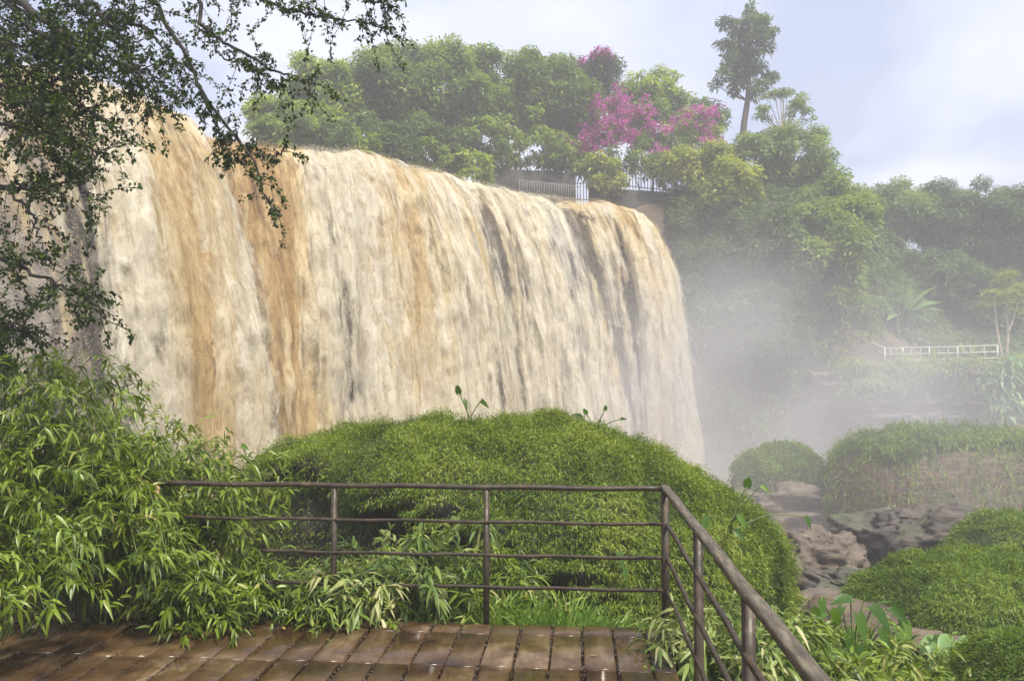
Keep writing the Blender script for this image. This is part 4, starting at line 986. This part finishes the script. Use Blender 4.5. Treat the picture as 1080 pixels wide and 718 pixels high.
culm_plant("bamboo_shrub", "bamboo shrub in front of the pale railing post with drooping leaf fans", "bamboo", (-2.55, 5.42, -.05), 34, .40, .34, 606, mat_bamboo, lean=(.05, -.10), group=BM)
culm_plant("bamboo_shrub", "lower bamboo shrub poking through the railing between the two nearest posts", "bamboo", (-2.05, 5.75, -.4), 36, .62, .4, 607, mat_bamboo, lean=(.05, -.08), group=BM)
culm_plant("bamboo_shrub", "dense dark bamboo shrub behind the tall ones below the tree", "bamboo", (-4.8, 6.5, .3), 46, 1.5, .9, 608, mat_bamboo, lean=(.1, 0), group=BM)
culm_plant("bamboo_shrub", "small bamboo shrub at the foot of the railing post with leaves on the deck", "bamboo", (-1.75, 5.62, -.2), 26, .45, .36, 609, mat_bamboo, lean=(0, -.08), group=BM)
culm_plant("bamboo_shrub", "bamboo shrub with sparse arching tips against the falling water", "bamboo", (-3.75, 6.5, -.2), 34, 1.35, .6, 610, mat_bamboo, lean=(.25, 0), group=BM)
culm_plant("leafy_shrub", "pale leafy shrub growing through the rails behind the short post", "shrub", (-1.35, 5.95, -.45), 40, .95, .5, 611, mat_variegated, ll=.12, lw=.024)
culm_plant("leafy_shrub", "yellow green shrub just behind the rails between the two full posts", "shrub", (-.85, 6.1, -.5), 40, .85, .55, 612, mat_bamboo, ll=.11, lw=.022)
culm_plant("variegated_plant", "cream and green leaved plant under the side rails by the deck corner", "plant", (.90, 5.0, -.62), 36, .82, .30, 613, mat_variegated, ll=.12, lw=.022)
culm_plant("variegated_plant", "cream and green leaved plant crowding the second side post", "plant", (.95, 4.35, -.66), 34, .66, .3, 614, mat_variegated, ll=.12, lw=.022)
culm_plant("variegated_plant", "green lance-leaved plant between the side rails and the boulder", "plant", (1.35, 5.4, -.85), 44, .8, .5, 619, mat_bamboo, ll=.11, lw=.022)
culm_plant("variegated_plant", "low cream and green plant nearest the viewer under the side rails", "plant", (1.0, 3.9, -.75), 34, .75, .4, 620, mat_variegated, ll=.11, lw=.022)
culm_plant("leafy_shrub", "tangled green shrub at the base of the big boulder beside the muddy slab", "shrub", (1.75, 6.3, -1.35), 54, .95, .5, 615, mat_bamboo, ll=.10, lw=.022)
culm_plant("leafy_shrub", "bushy bright shrub below the broad-leaved taros", "shrub", (2.25, 6.5, -1.5), 64, 1.0, .6, 616, mat_bamboo, ll=.08, lw=.02)
culm_plant("leafy_shrub", "mossy green shrub between the taros and the grassy dome", "shrub", (2.85, 7.0, -1.6), 70, .95, .7, 617, mat_mound, ll=.065, lw=.014)
culm_plant("leafy_shrub", "fine leaved shrub in the dip beside the corner cushion", "shrub", (3.2, 6.6, -1.65), 64, .85, .7, 618, mat_mound, ll=.06, lw=.013)
culm_plant("leafy_shrub", "dark leafy shrub at the feet of the shorter taro", "shrub", (1.85, 5.6, -1.3), 54, .75, .5, 621, mat_bamboo, ll=.10, lw=.024)

def grass_tuft(label, c, n, h, spread, seed, mat, group=None):
    rg = rng_(seed); a = rg.random(n) * 6.283; rr = spread * rg.random(n) ** .6
    P_ = np.stack([c[0] + np.cos(a) * rr * 1.0, c[1] + np.sin(a) * rr * .5, np.full(n, c[2])], 1); D_ = np.stack([np.cos(a) * .5, np.sin(a) * .5, np.ones(n)], 1) + rg.normal(0, .28, (n, 3))
    mb = MB(); leaves(mb, P_, D_, np.stack([np.cos(a), np.sin(a), np.full(n, .6)], 1) + rg.normal(0, .3, (n, 3)), h * (.5 + .6 * rg.random(n)), .012, rg.uniform(.2, .9, n), "blade", np.clip(rg.normal(.5, .22, n), 0, 1))
    return tag(mb.build("grass_tuft", mat, origin=np.asarray(c)), label, "grass", group)
GT = "grass tufts behind the railing"
for i, (x, y, z, n, h, lb) in enumerate(((-.45, 5.75, -.30, 520, .62, "bright grass tuft just past the middle railing post"), (-.10, 5.72, -.30, 520, .62, "lush grass tuft halfway between the middle and the corner post"),
        (.16, 5.8, -.34, 300, .5, "thin grass tuft nearest the corner post behind the railing"), (-.72, 5.72, -.30, 420, .6, "grass tuft with broad leaves beside the middle railing post"), (-1.1, 5.66, -.28, 380, .5, "grass tuft behind the railing under the pale leafy shrub"))):
    grass_tuft(lb, (x, y, z), n, h, .26, 700 + i, mat_grass, GT)

def taro(name, label, base, stalks, seed, size, mat=mat_broad, group=None):
    """broad arrow-shaped leaves, each on its own stalk: (tip point, leaf direction)"""
    rg = rng_(seed); b = np.asarray(base, float); t = thing(name, label, "taro plant", b, group)
    for tip, d, k in stalks:
        tip = np.asarray(tip, float); mid = (b + tip) / 2 + np.array([0, 0, .12 * np.linalg.norm(tip - b)]); ms, ml = MB(), MB(); sd_ = rg.normal(0, .35, 3)
        tube(ms, smooth_path([b + rg.normal(0, .03, 3), mid, tip], 8), np.linspace(.009, .005, 8), 5); st_ = ms.build("stalk", mat_stem, t)
        leaves(ml, [tip], [d], [np.array([0, -.75, .6]) + sd_], size * k * .8, size * k * .46, .3, "heart", [float(rg.random())]); ml.build("leaf", mat, st_)
TR = "taros sprouting from the big overgrown boulder"
def tp(px, py, Y, dx, dz, k=1.0): return (at(px, py, Y), (dx, -.25, dz), k)
taro("taro_plant", "pair of taro leaves standing up on the crown of the boulder", at(495, 446, 9.0), [tp(484, 414, 9, -.1, 1), tp(489, 422, 9, .5, -.8, .7), tp(508, 422, 9, .9, -.6, .8)], 801, .17, group=TR)
taro("taro_plant", "taro with thin stalks leaning outward on the boulder shoulder", at(628, 458, 9.0), [tp(612, 440, 9, -.7, .5), tp(636, 448, 9, .2, -1, .9), tp(638, 432, 9, .1, 1, .7), tp(655, 442, 9, .8, .2, .6), tp(618, 436, 9, -.3, .9, .8)], 802, .15, group=TR)
taro("taro_plant", "taro with pale upright leaves on the boulder slope near the side rail", at(770, 560, 8.0), [tp(745, 545, 7.6, -.3, -.9, .9), tp(780, 543, 7.6, .5, -.9, .9), tp(776, 560, 7.6, .6, -.4, .8), tp(788, 512, 8, .1, .8, 1.1), tp(803, 512, 8, .8, -.5, .7), tp(850, 545, 8, .4, -.9, .8)], 803, .16, group=TR)
taro("taro_plant", "single taro leaf drooping on the boulder behind the lower rails", at(640, 590, 7.4), [tp(652, 583, 7.2, .4, -.8), tp(658, 600, 7.2, .3, -.9, .8)], 804, .15, group=TR)
taro("taro_plant", "taro sprig at the tapering end of the boulder near the bamboo", at(262, 488, 8.5), [tp(255, 470, 8.5, .8, -.1), tp(335, 465, 8.6, .7, .3, .6), tp(240, 480, 8.5, -.8, 0, .8)], 805, .13, group=TR)
gt = "taros in the hollow beside the boulder"
taro("taro_plant", "tall taro with big arching leaves in the hollow right of the side rail", at(900, 715, 6.4), [tp(866, 632, 6.3, -.1, -.9, .9), tp(897, 632, 6.4, -.9, .1, 1.2), tp(920, 640, 6.4, .5, -.6, 1.3), tp(880, 655, 6.2, -.1, .9, 1.2), tp(940, 640, 6.5, .7, -.5, 1.0), tp(952, 655, 6.5, .3, -1, 1.1), tp(905, 648, 6.2, .2, -1, 1.1), tp(930, 664, 6.3, .4, -.9, 1.0), tp(888, 640, 6.3, -.5, -.6, .7), tp(912, 628, 6.5, .3, .6, .7), tp(928, 634, 6.6, .7, .3, .6), tp(872, 648, 6.2, -.8, -.4, .6), tp(946, 668, 6.4, .6, -.7, .7), tp(898, 668, 6.1, -.3, -.9, .8)], 806, .185, group=gt)
taro("taro_plant", "shorter taro with upright leaves against the muddy slab", at(855, 715, 6.0), [tp(858, 650, 6, .05, 1, 1.0), tp(868, 672, 6, .5, .3, .6), tp(905, 682, 5.8, -.2, -1, 1.1), tp(880, 690, 5.8, .7, -.2, .8), tp(862, 690, 5.8, -.5, -.5, .7), tp(915, 690, 5.9, .5, -.6, .7)], 807, .17, group=gt)
rg = rng_(820); mb = MB(); st = [tp(rg.uniform(975, 1045), rg.uniform(672, 706), 8.2 - rg.random() * .5, rg.normal(0, .6), rg.normal(0, .3), rg.uniform(.7, 1.2)) for k in range(60)]
leaves(mb, [s[0] for s in st], [s[1] for s in st], np.tile([0, -.5, .9], (60, 1)) + rg.normal(0, .3, (60, 3)), [.17 * s[2] for s in st], [.10 * s[2] for s in st], .3, "heart")
gc = mb.build("ground_cover", mat_banana); tag(gc, kind="stuff")

# fallen leaves on the deck
FL = "fallen leaves on the wet deck"
for i, (px, py, s_, lb) in enumerate(((622, 687, .05, "small orange fallen leaf lying on the boards near the deck corner"), (205, 655, .11, "curled tan fallen leaf at the edge of the bamboo"), (243, 656, .10, "pale dry leaf on the boards beside the curled tan one"),
        (372, 652, .08, "tan fallen leaf by the foot of the short post"), (118, 662, .07, "yellow fallen leaf under the front bamboo"), (300, 668, .06, "dark brown fallen leaf out on the open boards"))):
    Y = EYE * F0 / (py - 393.0); p = at(px, py, Y); p[2] = .008; rg = rng_(900 + i)
    mb = MB(); leaves(mb, [p], [(math.cos(i * 1.7), math.sin(i * 1.7), .05)], [(0, .1, 1)], s_, s_ * .4, -.12, "lance", [.3 + .1 * i]); tag(mb.build("fallen_leaf", mat_fallen, origin=p), lb, "leaf", FL)
p = np.array([.395, 4.72, -.02]); rg = rng_(930); mb = MB(); n = 60
leaves(mb, p + rg.normal(0, 1, (n, 3)) * np.array([.02, .09, .012]), rand_dir(rg, n) + np.array([0, 0, .6]), np.tile([0, 0, 1.], (n, 1)) + rg.normal(0, .3, (n, 3)), .035, .016, .2, "diamond"); tag(mb.build("weed", mat_grass, origin=p), "tiny green weed sprouting in the gap of the last boards", "weed")

# ------------------------------------------------------------------ the overhanging tree
def overhanging_tree():
    rg = rng_(1001); base = np.array([-6.6, 6.8, float(terrain(-6.6, 6.8)) - .1])
    t = thing("overhanging_tree", "dark small-leaved tree reaching its branches across the top of the view", "tree", base)
    mt, mbr, ml = MB(), MB(), MB()
    top = np.array([-5.6, 6.6, 6.2]); tr = smooth_path([base, base + np.array([.1, 0, 1.6]), np.array([-6.2, 6.8, 3.6]), top], 16); tube(mt, tr, np.linspace(.24, .11, 16), 10)
    mt.build("trunk", mat_bark_dark, t)
    B = [  # branch lines read off the photograph: pixel, pixel, distance
        ([(-60, -90, 6.6), (60, -40, 6.3), (150, -5, 6.1), (195, 60, 6.0), (215, 100, 5.9), (245, 140, 5.9), (270, 175, 5.8), (278, 205, 5.8), (289, 228, 5.8)], .03, .34, .16),
        ([(60, -40, 6.3), (190, -30, 6.2), (215, 25, 6.0), (245, 50, 6.0), (290, 75, 6.0), (318, 85, 5.9), (332, 88, 5.9)], .026, .8, .26),
        ([(190, -30, 6.2), (260, -5, 6.0), (310, 12, 6.0), (360, 20, 6.0), (408, 30, 5.9)], .022, 1.0, .26),
        ([(215, 25, 6.0), (235, 60, 5.9), (265, 70, 5.9), (300, 95, 5.9)], .012, .8, .22),
        ([(260, -5, 6.0), (330, -12, 6.0), (395, 2, 5.9), (412, 8, 5.9)], .015, 1.0, .22),
        ([(195, 60, 6.0), (222, 115, 5.9), (232, 150, 5.9), (226, 165, 5.9)], .012, .5, .16),
        ([(245, 140, 5.9), (262, 158, 5.9), (285, 165, 5.8), (300, 160, 5.8)], .008, .6, .12),
        ([(215, 100, 5.9), (240, 155, 5.8), (250, 168, 5.8), (238, 178, 5.8)], .008, .5, .13),
        ([(-60, -90, 6.6), (0, -10, 6.0), (30, 30, 5.6), (70, 50, 5.4), (110, 60, 5.4), (150, 75, 5.4)], .05, 1.6, .34),
        ([(0, -10, 6.0), (60, 30, 5.5), (74, 60, 5.4), (72, 100, 5.3), (95, 118, 5.3), (112, 130, 5.3)], .04, 1.4, .3),
        ([(-40, 40, 6.0), (0, 48, 5.6), (40, 48, 5.4), (70, 50, 5.4)], .03, 1.5, .3),
        ([(60, -40, 6.3), (110, 20, 5.8), (140, 70, 5.7), (160, 95, 5.6), (172, 110, 5.6)], .03, 1.2, .3),
        ([(110, 20, 5.8), (150, 30, 5.8), (180, 55, 5.8), (190, 85, 5.8)], .02, 1.2, .28),
        ([(-60, 120, 5.8), (0, 130, 5.4), (40, 140, 5.2), (80, 150, 5.1), (115, 165, 5.1)], .03, 1.4, .3),
        ([(-60, 190, 5.8), (0, 197, 5.3), (45, 198, 5.1), (75, 192, 5.1), (105, 215, 5.0)], .03, .8, .24),
        ([(-60, 250, 5.8), (-5, 270, 5.3), (30, 286, 5.1), (60, 300, 5.0), (90, 315, 5.0), (125, 345, 5.0)], .026, .75, .22),
        ([(0, 197, 5.3), (30, 220, 5.1), (40, 245, 5.1), (55, 285, 5.0)], .015, .7, .24),
        ([(-60, 60, 6.0), (0, 90, 5.5), (30, 105, 5.3), (60, 120, 5.2)], .03, 1.7, .34),
        ([(-60, 300, 6.0), (-20, 330, 5.8), (8, 345, 5.6), (30, 350, 5.5)], .02, 1.9, .32),
        ([(-40, -60, 6.2), (40, -20, 5.9), (80, 10, 5.8), (120, 15, 5.8), (165, 5, 5.8)], .03, 1.8, .36),
        ([(-60, 20, 6.2), (-10, 20, 5.9), (20, 70, 5.7), (50, 85, 5.5), (95, 88, 5.4)], .03, 1.5, .32),
    ]
    PP, DD, NN, LL, RR = [], [], [], [], []
    for pts, r0, dens, sp_ in B:
        w_ = [at(*p) for p in pts]
        if pts[0][0] < -30:
            k = int(np.argmin(np.abs(tr[:, 2] - (w_[0][2] - .5)))); w_ = [tr[k]] + w_
        path = smooth_path(w_, 40); path[1:] += rg.normal(0, .012, (39, 3)); tube(mbr, path, np.linspace(r0 * .8, .004, 40), 6)
        ln = np.linalg.norm(np.diff(path, axis=0), axis=1).sum(); nt_ = int(ln * 15.5 * dens)
        for k in range(nt_):
            s = rg.random() ** .8 * .93 + .07; i = min(int(s * 39), 38); p = path[i]; tg = norm(path[i + 1] - path[i])
            if p[0] < -5.4: continue
            d = norm(tg * .5 + rg.normal(size=3) + np.array([0, 0, -.25])); L_ = sp_ * (.4 + 1.1 * rg.random())
            tw = smooth_path([p, p + d * L_ * .5 + rg.normal(0, .02, 3), p + d * L_ + np.array([0, 0, -.12 * L_])], 6); tube(mbr, tw, np.linspace(.0035, .0015, 6), 3, cap=False)
            for node in range(2, 6):
                for j in range(rg.integers(6, 12)):
                    PP.append(tw[node] + rg.normal(0, .012, 3)); DD.append(norm(rg.normal(size=3) + d * .6)); NN.append(np.array([0, 0, 1.]) + rg.normal(0, .6, 3)); LL.append(.022 + .020 * rg.random()); RR.append(np.clip(rg.normal(.35, .22) - .0 * node, 0, 1))
    mbr.build("branches", mat_bark_dark, t)
    leaves(ml, PP, DD, NN, LL, np.array(LL) * .62, .15, "diamond", RR); ml.build("crown", mat_near, t)
    print("overhang leaves", len(PP))
overhanging_tree()

# ------------------------------------------------------------------ air
def haze_box():
    mb = MB(); box(mb, (-900, -60, -8), (900, 1100, 26.5)); m, N, L = M("haze_air")
    v = N.new("ShaderNodeVolumePrincipled"); v.inputs["Color"].default_value = (.93, .94, 1, 1); v.inputs["Density"].default_value = .0043; v.inputs["Anisotropy"].default_value = .2
    o = N.new("ShaderNodeOutputMaterial"); L.new(v.outputs[0], o.inputs["Volume"])
    tag(mb.build("haze", m), kind="stuff")
haze_box()

def mist():
    c = np.array([9.0, 33.0, .5]); r = np.array([18, 20, 13])
    nu_, nv_ = 32, 20; th = np.linspace(0, 2 * np.pi, nu_, endpoint=False); ph = np.linspace(-.499, .499, nv_) * np.pi
    T_, Ph = np.meshgrid(th, ph); P_ = c + np.stack([np.cos(T_) * np.cos(Ph), np.sin(T_) * np.cos(Ph), np.sin(Ph)], -1) * r
    Q = [(i * nu_ + j, i * nu_ + (j + 1) % nu_, (i + 1) * nu_ + (j + 1) % nu_, (i + 1) * nu_ + j) for i in range(nv_ - 1) for j in range(nu_)]
    n0 = nu_ * nv_; T = [(j, n0, (j + 1) % nu_) for j in range(nu_)] + [((nv_ - 1) * nu_ + (j + 1) % nu_, n0 + 1, (nv_ - 1) * nu_ + j) for j in range(nu_)]
    P_ = np.concatenate([P_.reshape(-1, 3), [c - [0, 0, r[2]], c + [0, 0, r[2]]]])
    mb = MB(); mb.add(P_, Q, T); m, N, L = M("spray_mist")
    g = N.new("ShaderNodeNewGeometry")
    def blob(cx, rr, k):
        mp = N.new("ShaderNodeMapping"); mp.inputs["Location"].default_value = tuple(-a / b for a, b in zip(cx, rr)); mp.inputs["Scale"].default_value = tuple(1 / b for b in rr)
        L.new(g.outputs["Position"], mp.inputs[0]); ln = N.new("ShaderNodeVectorMath"); ln.operation = 'LENGTH'; L.new(mp.outputs[0], ln.inputs[0])
        mr = N.new("ShaderNodeMapRange"); mr.interpolation_type = 'SMOOTHSTEP'; mr.inputs[1].default_value = 1; mr.inputs[2].default_value = .05; mr.inputs[3].default_value = 0; mr.inputs[4].default_value = k; L.new(ln.outputs["Value"], mr.inputs[0]); return mr.outputs[0]
    a_ = blob((6.5, 37.5, -.5), (11, 9, 12), .075); b_ = blob((9.5, 28.5, -1.5), (15, 17, 9), .038)
    ad = N.new("ShaderNodeMath"); L.new(a_, ad.inputs[0]); L.new(b_, ad.inputs[1])
    n = N.new("ShaderNodeTexNoise"); n.inputs["Scale"].default_value = .22; n.inputs["Detail"].default_value = 3; L.new(g.outputs["Position"], n.inputs["Vector"])
    mr = N.new("ShaderNodeMapRange"); mr.inputs[1].default_value = .35; mr.inputs[2].default_value = .68; mr.inputs[3].default_value = .25; mr.inputs[4].default_value = 1.6; L.new(n.outputs["Fac"], mr.inputs[0])
    mu = N.new("ShaderNodeMath"); mu.operation = 'MULTIPLY'; L.new(ad.outputs[0], mu.inputs[0]); L.new(mr.outputs[0], mu.inputs[1])
    v = N.new("ShaderNodeVolumePrincipled"); v.inputs["Color"].default_value = (.92, .93, 1, 1); v.inputs["Anisotropy"].default_value = .1; L.new(mu.outputs[0], v.inputs["Density"])
    o = N.new("ShaderNodeOutputMaterial"); L.new(v.outputs[0], o.inputs["Volume"])
    tag(mb.build("mist", m, smooth=True), kind="stuff")
mist()
